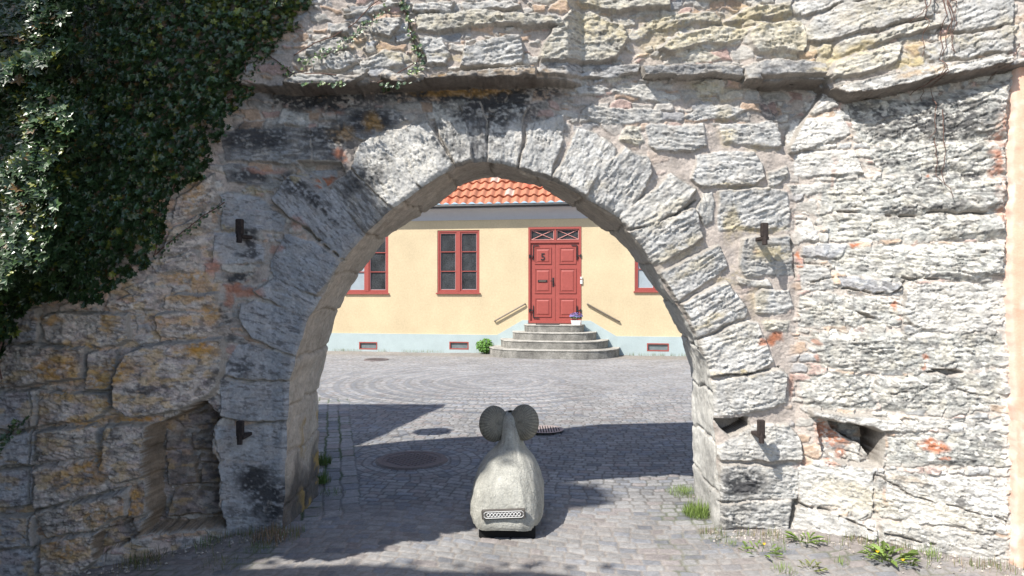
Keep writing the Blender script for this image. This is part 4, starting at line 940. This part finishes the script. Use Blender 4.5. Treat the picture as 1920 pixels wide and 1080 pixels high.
ivy = empty('ivy', (-2.4, 4.1, 0)); tag(ivy, 'dense dark green ivy covering the upper left of the stone wall', 'ivy')
iv0 = np.array([-2.4, 4.1, 0]); leaves('foliage', P-iv0, Nn, T, size, cI, 'ivy', M['leaf'], ivy)
b = MB()
for (pa, pb) in (((210, 80), (205, 190)), ((435, 210), (455, 130)), ((60, 700), (110, 200)), ((150, 560), (260, 60)), ((85, 225), (150, 470)), ((10, 900), (40, 560)), ((300, 480), (420, 60))):
    pth = []
    for k in range(14):
        t = k/13; qx_, qy_ = pa[0]*(1-t)+pb[0]*t+random.uniform(-7, 7), pa[1]*(1-t)+pb[1]*t; pth.append(wpt(qx_, qy_, .07+.3*float(ivy_off(qx_, qy_)))-Vector(iv0))
    b.tube(pth, .006, 5)
b.build('stem', M['vine'], ivy)
def trail(name, path, label, dens, size=.035, off=.09, stemr=.004, group=None):
    P = resample(path, int(dens)); px = P[:, 0]+rng.normal(0, 5, len(P)); py = P[:, 1]+rng.normal(0, 5, len(P)); n = len(P)
    j = np.clip(np.searchsorted(ys, py), 0, NY-1); i = np.clip(np.searchsorted(xs, px), 0, NX-1); o_ = out[j, i]
    o_ = np.where(o_ < -.05, .1, o_)
    lx, ly, lz = wall_at(px, py, 0); dpt = ly-o_-rng.uniform(.01, .05, n); org = Vector((float(np.mean((px-960)/FPX*dpt)), float(np.mean(dpt)), float(np.mean(lz)))) 
    root = empty(name, org); tag(root, label, 'ivy' if 'ivy' in name else 'vine', group)
    Pw = np.c_[(px-960)/FPX*dpt, dpt, EYE+(540-py)/FPX*dpt]-np.array(org)
    Nn = np.c_[rng.normal(-.1, .4, n), np.full(n, -.8), rng.normal(.4, .35, n)]; T = np.c_[rng.normal(0, .5, n), rng.normal(-.2, .2, n), np.full(n, -1.)]
    g = rng.random(n)[:, None]; c = np.where(g < .4, np.array([.12, .18, .05]), np.array([.05, .10, .04]))*(.7+.6*rng.random(n))[:, None]
    leaves('foliage', Pw, Nn, T, rng.uniform(.6, 1.2, n)*size, c, 'ivy', M['leaf'], root)
    sp = resample(path, 24); b = MB(); jj = np.clip(np.searchsorted(ys, sp[:, 1]), 0, NY-1); kk = np.clip(np.searchsorted(xs, sp[:, 0]), 0, NX-1)
    oo = np.convolve(np.pad(np.maximum(out[jj, kk], 0), 2, 'edge'), np.ones(5)/5, 'valid')+.012
    b.tube([wpt(sp[k, 0]+random.uniform(-1.5, 1.5), sp[k, 1], float(oo[k]))-org for k in range(24)], stemr, 5); b.build('stem', M['vine'], root)
trail('trailing_ivy', [(752,-20),(760,20),(770,50),(778,85),(788,112),(792,125),(770,140),(745,158),(715,166)], 'longest thin ivy strand hanging over the ledge above the arch', 110)
trail('trailing_ivy', [(722,14),(700,35),(672,62),(640,85),(600,100),(565,118)], 'loose ivy strand running diagonally over the stones left of the longest strand', 95, .03)
trail('trailing_ivy', [(520,118),(560,150),(600,152),(645,158)], 'short ivy strand with small leaves lying along the ledge', 70, .03)
trail('trailing_ivy', [(395,-10),(470,55),(480,110),(474,175)], 'pale yellowish ivy shoot dangling in front of the shaded ivy', 50, .028)
trail('trailing_ivy', [(425,380),(380,410),(330,452),(290,480)], 'thin ivy runner creeping up the ochre stones below the ivy', 60, .026)
trail('trailing_ivy', [(-10,855),(8,825),(30,800),(45,790)], 'small ivy sprig at the left edge low on the wall', 40, .035)
def bare(name, paths, label, off=.03, r=.004):
    org = wpt(*paths[0][0], .15); root = empty(name, org); tag(root, label, 'vine'); b = MB()
    for pth in paths:
        sp = resample(pth, max(8, 5*len(pth))); q_ = []
        for k, (a, c) in enumerate(sp):
            j = min(max(int(np.searchsorted(ys, c)), 0), NY-1); i = min(max(int(np.searchsorted(xs, a)), 0), NX-1); o_ = float(out[j, i]) if a < 1885 else .06
            q_.append(wpt(a+random.uniform(-2.2, 2.2), c, max(o_, 0)+off)-org)
        b.tube(q_, [r*(1-.5*k/len(q_)) for k in range(len(q_))], 5)
    b.build('stem', M['vine'], root)
bare('bare_vine', [[(1738,-40),(1742,40),(1736,95),(1731,150),(1720,195)],[(1748,-40),(1752,60),(1738,120),(1740,190)],[(1760,-30),(1758,60),(1752,110),(1758,115)],[(1765,-40),(1748,30),(1756,112)],[(1738,150),(1722,165),(1697,182)],[(1742,190),(1744,250),(1735,262)],[(1755,210),(1762,260),(1760,340),(1775,372)],[(1745,262),(1748,330),(1757,345)],[(1700,0),(1708,60),(1706,120)],[(1730,0),(1702,40),(1680,60)]],
     'leafless brown vine hanging over the right ledge of the stone wall')
bare('bare_vine', [[(1925,-20),(1905,20),(1898,90),(1908,130),(1912,200),(1925,240)],[(1908,10),(1915,60),(1905,140),(1912,180)],[(1895,45),(1912,40),(1925,30)],[(1905,200),(1925,198)],[(1898,60),(1885,95),(1866,128),(1850,150)]], 'thin reddish leafless vine on the peach plaster at the right edge', .02, .0035)

# ------------------------------------------------------------ weeds
def tuft(x, y, r, n, h, col_, label, name='grass_tuft', cat='grass', kind='blade', flowers=(), z=0, group=None, spread=.55):
    root = empty(name, (x, y, z)); tag(root, label, cat, group)
    a = rng.uniform(0, 6.283, n); rr = r*np.sqrt(rng.random(n)); P = np.c_[rr*np.cos(a), rr*np.sin(a), np.full(n, .0)]
    a2 = a+rng.normal(0, .7, n)
    if kind == 'blade': sp_ = spread*rng.uniform(.3, 2.2, n); T = np.c_[np.cos(a2)*sp_, np.sin(a2)*sp_, np.ones(n)]; Nn = np.c_[-np.cos(a2), -np.sin(a2), np.full(n, .5)]+rng.normal(0, .3, (n, 3))
    else: T = np.c_[np.cos(a2), np.sin(a2), np.full(n, .25)]+rng.normal(0, .15, (n, 3)); Nn = np.c_[-np.cos(a2)*.3, -np.sin(a2)*.3, np.ones(n)]+rng.normal(0, .15, (n, 3))
    c = np.array(col_)*(.6+.8*rng.random(n))[:, None]; leaves('blades' if kind == 'blade' else 'rosette_leaves', P, Nn, T, rng.uniform(.25, 1.25, n)*h*(1.15-.6*(rr/r)**2), c, kind, M['leafsoft'], root)
    for (fx_, fy_, fh) in flowers:
        b = MB(); b.tube([(fx_*.5, fy_*.5, 0), (fx_, fy_, fh)], .002, 4)
        b.build('flower_stalk', M['leafsoft'], root, col=lambda c: (.12, .17, .06))
        n2 = 46; a = rng.uniform(0, 6.283, n2); T = np.c_[np.cos(a), np.sin(a), rng.uniform(.1, 1.6, n2)]; Nn = np.c_[-np.cos(a)*.5, -np.sin(a)*.5, np.ones(n2)]
        leaves('flower_head', np.tile([fx_, fy_, fh], (n2, 1)).astype(float), Nn, T, np.full(n2, .020), np.tile([.85, .55, .01], (n2, 1)), 'blade', M['leafsoft'], root)
gp = lambda px, py: ((px-960)/FPX*EYE*FPX/(py-540), EYE*FPX/(py-540))
G1 = (.16, .23, .055); G2 = (.10, .16, .04)
tuft(*gp(1308, 965), .12, 600, .10, G1, 'tall bright grass tuft against the right arch pillar foot')
tuft(*gp(1283, 925), .16, 500, .06, G1, 'lower spreading grass patch just behind the right pillar tuft')
tuft(*gp(510, 1012), .15, 170, .10, (.22, .15, .09), 'dry reddish brown weed tuft at the left pillar foot', 'dry_weed', 'weed')
tuft(*gp(488, 1030), .10, 120, .05, G2, 'small dull green weed in front of the dry reddish tuft', 'weed', 'weed')
tuft(*gp(380, 1020), .13, 140, .06, G2, 'sparse dark weed under the wall niche', 'weed', 'weed')
tuft(*gp(285, 1052), .13, 140, .07, (.15, .14, .06), 'olive weed at the wall foot left of the niche', 'weed', 'weed')
tuft(*gp(420, 1058), .16, 150, .05, (.15, .16, .06), 'low weed patch between wall foot and sunlit setts at bottom left', 'weed', 'weed')
tuft(*gp(603, 905), .08, 260, .11, G2, 'narrow dark grass strip tuft along the shaded left reveal, nearest of two')
tuft(*gp(606, 870), .08, 240, .12, G2, 'narrow dark grass tuft along the shaded left reveal, farther of two')
tuft(*gp(622, 925), .12, 120, .05, G2, 'flat dark grass between the gutter setts beside the left reveal')
tuft(*gp(1508, 1014), .08, 26, .10, G1, 'green dandelion rosette without flowers at the foot of the right wall', 'dandelion', 'weed', 'dand')
tuft(*gp(1425, 1034), .12, 30, .09, G1, 'flat dandelion with one yellow flower on the setts right of the ram', 'dandelion', 'weed', 'dand', ((.02, -.02, .05),))
tuft(*gp(1462, 1034), .08, 90, .05, G2, 'small grassy weed just right of the one flowered dandelion', 'weed', 'weed')
tuft(*gp(1370, 1020), .05, 50, .04, G1, 'tiny green weed in a sett joint near the right pillar', 'weed', 'weed')
tuft(*gp(1672, 1048), .13, 70, .13, G1, 'largest dandelion clump with yellow flowers at the bottom right', 'dandelion', 'weed', 'dand', ((-.12, -.05, .06), (-.02, -.16, .05)))
tuft(*gp(1745, 1045), .10, 60, .08, G1, 'leafy weed right of the largest dandelion clump', 'weed', 'weed')
tuft(*gp(1578, 1056), .05, 60, .05, G1, 'tiny bright weed between the setts left of the largest dandelion', 'weed', 'weed')
tuft(*gp(1470, 1072), .08, 90, .06, G1, 'bright weed tuft at the bottom edge of the picture', 'weed', 'weed')
tuft(*gp(1520, 1065), .06, 26, .07, (.2, .22, .08), 'thin yellowish weed near the bottom edge right of the bright tuft', 'weed', 'weed', 'dand')
# weeds in the joint along the house foot: uncountable
n = 1500; u = rng.uniform(-7, 6, n); kk = (fbm(u*2.5, u*0, 201, 3) > .45) & ~((np.abs(u-sc_x) < 1.75) & (rng.random(n) < .95)); u = u[kk]; n = len(u)
dd = rng.uniform(.03, .16, n); insd = np.abs(u-sc_x) < 1.75; dd = np.where(insd, 1.33, dd)
P = np.c_[HP.x+HE.x*u+HN.x*dd, HP.y+HE.y*u+HN.y*dd, np.full(n, -.01)]; a = rng.uniform(0, 6.283, n)
tag(leaves('weed_line', P, np.c_[np.cos(a), np.sin(a), np.full(n, .3)], np.c_[np.cos(a)*.9, np.sin(a)*.9, np.ones(n)], rng.uniform(.04, .10, n), np.where(rng.random(n)[:, None] < .5, np.array([.16, .21, .05]), np.array([.24, .22, .09]))*(.7+.6*rng.random(n))[:, None], 'blade', M['leafsoft']), 'low grass and weeds along the foot of the yellow house', 'grass', kind='stuff')
n = 1400; u = -rng.random(n)*.9; v_ = rng.uniform(-.5, 4.2, n); lane = np.round(u/.15)*.15+rng.normal(0, .012, n); kk = (lane < .02) & (fbm(v_*2, lane*9, 202, 3) > .5); lane, v_ = lane[kk], v_[kk]; n = len(lane)
P = np.c_[-1.27+lane*.968-v_*.25, 5.7+lane*.25+v_*.968, np.full(n, -.015)]; a = rng.uniform(0, 6.283, n)
tag(leaves('joint_moss', P, np.c_[np.cos(a), np.sin(a), np.ones(n)*.6], np.c_[np.cos(a)*1.5, np.sin(a)*1.5, np.ones(n)], rng.uniform(.015, .04, n), np.array([.07, .12, .03])*(.6+.8*rng.random(n))[:, None], 'blade', M['leafsoft']), 'moss and grass growing in the joints of the left gutter setts', 'moss', kind='stuff')
n = 2600; px = np.where(rng.random(n) < .6, rng.uniform(1.35, 3.2, n), rng.uniform(-2.6, -1.5, n)); fy_ = np.interp(px, WX, WY); py = fy_-np.abs(rng.normal(0, .13, n))-.02
kk = fbm(px*5, py*7, 203, 3) > .53; px, py = px[kk], py[kk]; n = len(px); a = rng.uniform(0, 6.283, n); gcol = np.where(rng.random(n)[:, None] < .45, np.array([.26, .20, .12]), np.array([.13, .17, .05]))
tag(leaves('foot_weeds', np.c_[px, py, np.full(n, -.015)], np.c_[np.cos(a), np.sin(a), np.full(n, .4)], np.c_[np.cos(a)*1.4, np.sin(a)*1.4, np.ones(n)], rng.uniform(.02, .075, n), gcol*(.6+.8*rng.random(n))[:, None], 'blade', M['leafsoft']), 'thin dry and green grass along the foot of the old stone wall', 'grass', kind='stuff')
# rubble crumbs along wall foot
n = 900; px = rng.uniform(-2.9, 3.2, n); kk = (px < -1.6) | (px > 1.4); px = px[kk]; n = len(px); fy_ = np.interp(px, WX, WY); py = fy_-np.abs(rng.normal(0, .16, n))-.03
v, f = leafmesh('soft'); v = np.array([(-.5,-.4,0),(.5,-.3,0),(.4,.5,0),(-.4,.4,0),(-.2,-.2,.45),(.25,-.1,.5),(.2,.25,.4),(-.25,.2,.42)]); f = np.array([(0,1,5,4),(1,2,6,5),(2,3,7,6),(3,0,4,7),(4,5,6,7)])
a = rng.uniform(0, 6.28, n); s_ = rng.uniform(.006, .022, n); ca, sa = np.cos(a), np.sin(a)
VV = np.stack([px[:, None]+s_[:, None]*(v[:, 0]*ca[:, None]-v[:, 1]*sa[:, None]), py[:, None]+s_[:, None]*(v[:, 0]*sa[:, None]+v[:, 1]*ca[:, None]), -.012+s_[:, None]*v[:, 2]], -1)
tag(npmesh('stone_crumbs', VV.reshape(-1, 3), (f[None]+(np.arange(n)*8)[:, None, None]).reshape(-1, 4), M['stone'], None, np.repeat(np.array([.45, .41, .36])*(.6+.7*rng.random(n))[:, None], 8, 0), smooth=False), 'loose stone crumbs and grit scattered along the wall foot', 'rubble', kind='stuff')
# bush by the plinth
def bush(px, py, w_, h_, label):
    X0, Z0 = hp(px, py); p = HP+HE*X0+HN*.28; root = empty('mallow_bush', (p.x, p.y, 0)); tag(root, label, 'bush'); n = 520
    a = rng.normal(0, .5, (n, 3)); a /= np.maximum(np.linalg.norm(a, axis=1)[:, None], .01); a *= rng.uniform(.35, 1, n)[:, None]**.6
    P = np.c_[a[:, 0]*w_, a[:, 1]*.2, h_*(.52+.48*a[:, 2])]*1.; P[:, 0] += (fbm(P[:, 2]*8, P[:, 0]*8, 5, 2)-.5)*.08
    leaves('foliage', P, a+np.array([0, -.6, .6])+rng.normal(0, .4, (n, 3)), rng.normal(0, 1, (n, 3)), rng.uniform(.05, .09, n), np.array([.09, .20, .035])*(.6+.9*rng.random(n))[:, None], 'soft', M['leafsoft'], root)
    b = MB()
    for k in range(7): a_ = random.uniform(-1, 1); b.tube([(a_*.05, 0, -.02), (a_*.12, 0, h_*.4), (a_*w_*.7, random.uniform(-.08, .08), h_*.8)], .006, 5)
    b.build('stem', M['vine'], root)
bush(914, 655, .23, .40, 'bright green leafy bush at the plinth left of the door steps')
# flower pot
fx_, fz_ = hp(1081, 608); p = HP+HE*(hx(1081.5))+HN*.33
pot = empty('flower_pot', (p.x, p.y, dz0-.02), -HR); tag(pot, 'white flower pot with small purple flowers on the top step', 'flower pot')
b = MB(); n = 4
for s_, zz in ((1, 0),): pass
va = [b.bm.verts.new(q_) for q_ in ((-.11, -.07, 0), (.11, -.07, 0), (.11, .07, 0), (-.11, .07, 0), (-.13, -.085, .12), (.13, -.085, .12), (.13, .085, .12), (-.13, .085, .12), (-.115, -.07, .12), (.115, -.07, .12), (.115, .07, .12), (-.115, .07, .12), (-.115, -.07, .10), (.115, -.07, .10), (.115, .07, .10), (-.115, .07, .10))]
for f_ in ((0, 3, 2, 1), (0, 1, 5, 4), (1, 2, 6, 5), (2, 3, 7, 6), (3, 0, 4, 7), (4, 5, 9, 8), (5, 6, 10, 9), (6, 7, 11, 10), (7, 4, 8, 11), (8, 9, 13, 12), (9, 10, 14, 13), (10, 11, 15, 14), (11, 8, 12, 15), (12, 13, 14, 15)): b.bm.faces.new([va[i] for i in f_])
b.build('pot', M['white'], pot)
n = 260; a = rng.normal(0, 1, (n, 3)); a /= np.linalg.norm(a, axis=1)[:, None]; P = np.c_[a[:, 0]*.15, a[:, 1]*.09, .17+np.abs(a[:, 2])*.09]
leaves('foliage', P, a+np.array([0, -.3, .5]), rng.normal(0, 1, (n, 3))+np.array([0, 0, .5]), rng.uniform(.03, .05, n), np.array([.07, .13, .06])*(.6+.8*rng.random(n))[:, None], 'soft', M['leafsoft'], pot)
n = 170; a = rng.normal(0, 1, (n, 3)); a /= np.linalg.norm(a, axis=1)[:, None]; P = np.c_[a[:, 0]*.17, a[:, 1]*.10-.01, .21+np.abs(a[:, 2])*.11]
leaves('flowers', P, a+np.array([0, -.6, .3]), rng.normal(0, 1, (n, 3)), rng.uniform(.025, .045, n), np.array([.22, .18, .40])*(.6+.8*rng.random(n))[:, None], 'soft', M['leafsoft'], pot)

# ------------------------------------------------------------ concrete ram, seen from behind
RO = Vector((-.055, 4.74, 0)); ram = empty('ram_sculpture', RO, R(-3)); tag(ram, 'grey cast concrete ram sculpture with curled horns standing on the lane, seen from behind', 'sculpture')
NT, NZ = 120, 130
#  z, half width, rear y, front y, centre x
prf = np.array([(.052,.262,.015,.95,0),(.085,.270,.0,.97,0),(.14,.274,.004,.98,0),(.22,.270,.030,.97,0),(.30,.251,.070,.95,0),(.36,.228,.115,.92,0),(.41,.202,.165,.88,.002),(.45,.172,.225,.84,.004),(.485,.140,.30,.80,.006),
 (.51,.115,.365,.78,.010),(.535,.100,.405,.78,.014),(.57,.083,.43,.79,.018),(.62,.082,.45,.80,.018),(.66,.086,.47,.82,.014),(.70,.080,.49,.83,.010),(.74,.070,.515,.82,.008),(.765,.050,.55,.78,.006),(.775,.012,.62,.70,.006)])
zz = np.r_[np.linspace(.065, .9, NZ-12), ]; tpar = np.linspace(0, 1, NZ); kpar = np.linspace(0, 1, len(prf))
pz_ = [np.interp(tpar, kpar, prf[:, i]) for i in range(5)]
def smooth(a, n=7): return np.convolve(np.pad(a, n//2, 'edge'), np.ones(n)/n, 'valid')
pz_ = [smooth(a) for a in pz_]; pz_[0] = np.maximum.accumulate(pz_[0]+np.arange(NZ)*1e-6)
th = np.linspace(0, 2*np.pi, NT, endpoint=False); ex = np.interp(pz_[0], [.06, .35, .55, .65], [.56, .66, .8, .95])[:, None]
ct, s_t = np.cos(th)[None], np.sin(th)[None]
bx_ = pz_[4][:, None]+pz_[1][:, None]*np.sign(ct)*np.abs(ct)**ex
cy_ = (pz_[2]+pz_[3])/2; hy_ = (pz_[3]-pz_[2])/2
by_ = cy_[:, None]+hy_[:, None]*np.sign(s_t)*np.abs(s_t)**ex
# ridge seam down the right rear and chiselled surface
zg = pz_[0][:, None]+0*th; rear = sst(.0, -.4, s_t)
ln = (bx_-(.055+.34*(.52-zg)*.85)); seam = np.exp(-(ln/.007)**2)*rear*(zg < .6)*.009
nz_ = (fbm(th[None]*6+zg*0, zg*9, 211, 4)-.5)*.016+(fbm(th[None]*30, zg*16, 212, 4)-.5)*.012*sst(.45, .2, zg)+(fbm(th[None]*40, zg*50, 213, 3)-.5)*.006
rad = np.stack([ct+0*zg, s_t+0*zg], -1); dsp = nz_+seam
bx_ = bx_+rad[..., 0]*dsp; by_ = by_+rad[..., 1]*dsp
low = sst(.13, .06, zg); bx_ *= 1-low*.04; zv = zg + .012*np.sin(th*7)[None]*low*.4
cr_ = np.array([.42, .415, .37])*(.74+.5*fbm(th[None]*4, zg*8, 214, 5))[..., None]*(.9+.2*fbm(th[None]*40, zg*60, 215, 3))[..., None]
tk = sst(.60, .72, zg+.15*(fbm(th[None]*5, zg*9, 216, 3)-.5))[..., None]*.35; cr_ = cr_*(1-tk)+np.array([.24, .23, .20])*tk
ri = np.arange(NZ*NT).reshape(NZ, NT); rj = np.roll(ri, -1, 1)
rf = np.stack([ri[:-1], rj[:-1], rj[1:], ri[1:]], -1).reshape(-1, 4)
body = npmesh('body', np.stack([bx_, by_, zv], -1).reshape(-1, 3), rf, M['concrete'], ram, cr_.reshape(-1, 3))
# head, muzzle (front, mostly hidden)
b = MB(); b.tube([(.012, .60, .66), (.012, .80, .64), (.012, .95, .56), (.012, 1.02, .50)], [.07, .085, .07, .045], 14); b.build('head', M['concrete'], ram, True, col=lambda c: (.32, .31, .27))
def horn(cx, cz, cy, sx):
    """a thick coiled disc; its broad face is fluted and turned out and back"""
    NR, NA = 34, 96; r = np.linspace(0, 1, NR); a = np.linspace(0, 2*np.pi, NA, endpoint=False); Rr, A = np.meshgrid(r, a, indexing='ij')
    fl = .0045*np.cos(A*34)*sst(.25, .9, Rr)+(fbm(A*20, Rr*6, 220, 3)-.5)*.006
    parts_ = []
    prof_r = np.r_[np.sin(r*np.pi/2), ]; H = .082
    xo = Rr*np.cos(A)*.120; zo = Rr*np.sin(A)*.140
    face = -(H*(1-Rr**3.2)**.55) + .03*np.exp(-(Rr/.22)**2)*0 + fl - .0
    back = H*(1-Rr**3.2)**.55
    Vh = np.concatenate([np.stack([xo, face, zo], -1).reshape(-1, 3), np.stack([xo, back, zo], -1).reshape(-1, 3)])
    ii = np.arange(NR*NA).reshape(NR, NA); jj = np.roll(ii, -1, 1); f1 = np.stack([ii[:-1], ii[1:], jj[1:], jj[:-1]], -1).reshape(-1, 4); f2 = f1[:, ::-1]+NR*NA
    c = np.array([.24, .225, .185])*(.78+.4*fbm(A*9, Rr*5, 221, 4))[..., None]*(1+.28*np.cos(A*34)*sst(.2, .8, Rr))[..., None]; c = np.concatenate([c.reshape(-1, 3)]*2)  # light and dark of the flutes painted into the colour
    o = npmesh('horn', Vh, np.concatenate([f1, f2]), M['concrete'], ram, c)
    o.location = (cx, cy, cz); o.rotation_euler = (R(-14), R(-10*sx), R(-26*sx)); return o
horn(-.116, .692, .58, -1); horn(.120, .704, .58, 1)
b = MB(); b.box((-.185, .09, -.03), (.215, .86, .07)); b.build('base', M['dark'], ram)
# plaque with a Celtic knot band
pq = MB(); pq.box((-.155, -.012, .150), (.150, .02, .212), .003); plq = pq.build('plaque', M['plaque'], ram); plq.rotation_euler = (0, R(-3), 0); plq.location = (.008, 0, 0)
kn = MB(); z0 = .181; Lx = .118; n = 80
for s_ in (1, -1):
    kn.tube([(-Lx+2*Lx*i/n, -.0145-.0015*s_*math.cos(i/n*math.pi*10), z0+s_*.0125*math.sin(i/n*math.pi*10)) for i in range(n+1)], .0030, 5)
kn.tube([(-Lx-.006, -.014, z0+.0215), (Lx+.006, -.014, z0+.0215), (Lx+.018, -.014, z0+.012), (Lx+.018, -.014, z0-.012), (Lx+.006, -.014, z0-.0215), (-Lx-.006, -.014, z0-.0215), (-Lx-.018, -.014, z0-.012), (-Lx-.018, -.014, z0+.012), (-Lx-.006, -.014, z0+.0215)], .0026, 5)
kn.build('knot_band', M['white'], plq)

# ------------------------------------------------------------ unseen casters outside the frame, placed to throw the shade
def uv2w(u, v, y):       # slide a point of the wall plane (y=5) along the sun ray to depth y
    return (u+(y-5)*math.tan(R(SUN_AZ)), v-(y-5)*math.tan(R(SUN_EL))/math.cos(R(SUN_AZ)))
UV = [(-16,-5.2),(3.2,-5.2),(1.75,-1.85),(1.2,-1.42),(.8,-1.36),(.45,-1.42),(.2,-1.28),(-.3,-1.22),(-.7,-1.30),(-1.05,-1.40),(-1.3,-.5),(-1.32,0),(-.95,.62),(-.52,1.2),(-.2,1.62),(-.6,2.0),(-1.05,2.25),(-1.22,2.66),(-1.36,2.82),(-1.8,3.05),(-2.6,3.5),(-4.5,4.4),(-16,4.6)]  # outline of the added caster, shaped to give the shadow edges
P_ = [uv2w(u, v, 1.0) for u, v in UV]; P_[0] = (P_[0][0], -.1); P_[1] = (P_[1][0], -.1)
off_h = empty('shade_gable', (-7, 1, 0)); tag(off_h, 'creeper grown house beside the lane, outside the picture on the left', 'house')  # added unseen slab, shaped to cast the shade
dens = resample(P_+[P_[0]], 260); dens[:, 0] += (fbm(dens[:, 1]*2, dens[:, 0]*2, 231, 3)-.5)*.16
b = MB(); b.prism([(x+7, z) for x, z in dens[:-1]], -.3, 0); b.build('wall', M['caster_render'], off_h)  # the added caster slab
n = 2000; t = rng.random(n)*len(dens); q0 = dens[np.clip(t.astype(int), 0, len(dens)-1)]; q0 = q0+rng.normal(0, .06, (n, 2)); P = np.c_[q0[:, 0]+7, rng.uniform(-.4, .1, n), q0[:, 1]]
leaves('caster_edge_leaves', P, rng.normal(0, 1, (n, 3)), rng.normal(0, 1, (n, 3)), rng.uniform(.06, .13, n), np.tile([.05, .09, .03], (n, 1)), 'ivy', M['leafsoft'], off_h)  # leaves added along the caster's edge to make its shadow ragged
sh = empty('shade_side_house', (-6.5, 6, 0)); tag(sh, 'added unseen low house behind the wall on the left, outside the picture', 'house')
b = MB(); pA, pB = Vector((-4.93, 4.95)), Vector((-4.2, 7.67)); f_ = [(pA.x, pA.y), (pB.x, pB.y), (-14, pB.y), (-14, pA.y)]
lo = [b.bm.verts.new((x+6.5, y-6, -.1)) for x, y in f_]; hi = [b.bm.verts.new((x+6.5, y-6, 5.0)) for x, y in f_]; b.bm.faces.new(lo); b.bm.faces.new(hi)
for i in range(4): b.bm.faces.new((lo[i], lo[(i+1) % 4], hi[(i+1) % 4], hi[i]))
b.build('wall', M['caster_render'], sh)  # walls of the added unseen caster
# added unseen lamp-shaped caster behind the old wall: its round shade falls on the setts
lp = Vector((-.95-.643*4.1, 8.4-.539*4.1, 4.1)); lamp = empty('unseen_caster_lamp', (lp.x, lp.y, 0)); tag(lamp, 'added unseen round lamp on an arm above the lane behind the wall, outside the picture', 'street lamp')
b = MB(); b.tube([(0, 0, 4.02), (0, 0, 4.08), (0, 0, 4.14), (0, 0, 4.2)], [.23, .22, .12, .03], 20); b.build('caster_lamp_disc', M['iron'], lamp)
b = MB(); b.tube([(0, 0, 4.2), (-.3, -.1, 4.4), (-.62, -.45, 4.35)], .018, 6); b.build('arm', M['iron'], lamp)
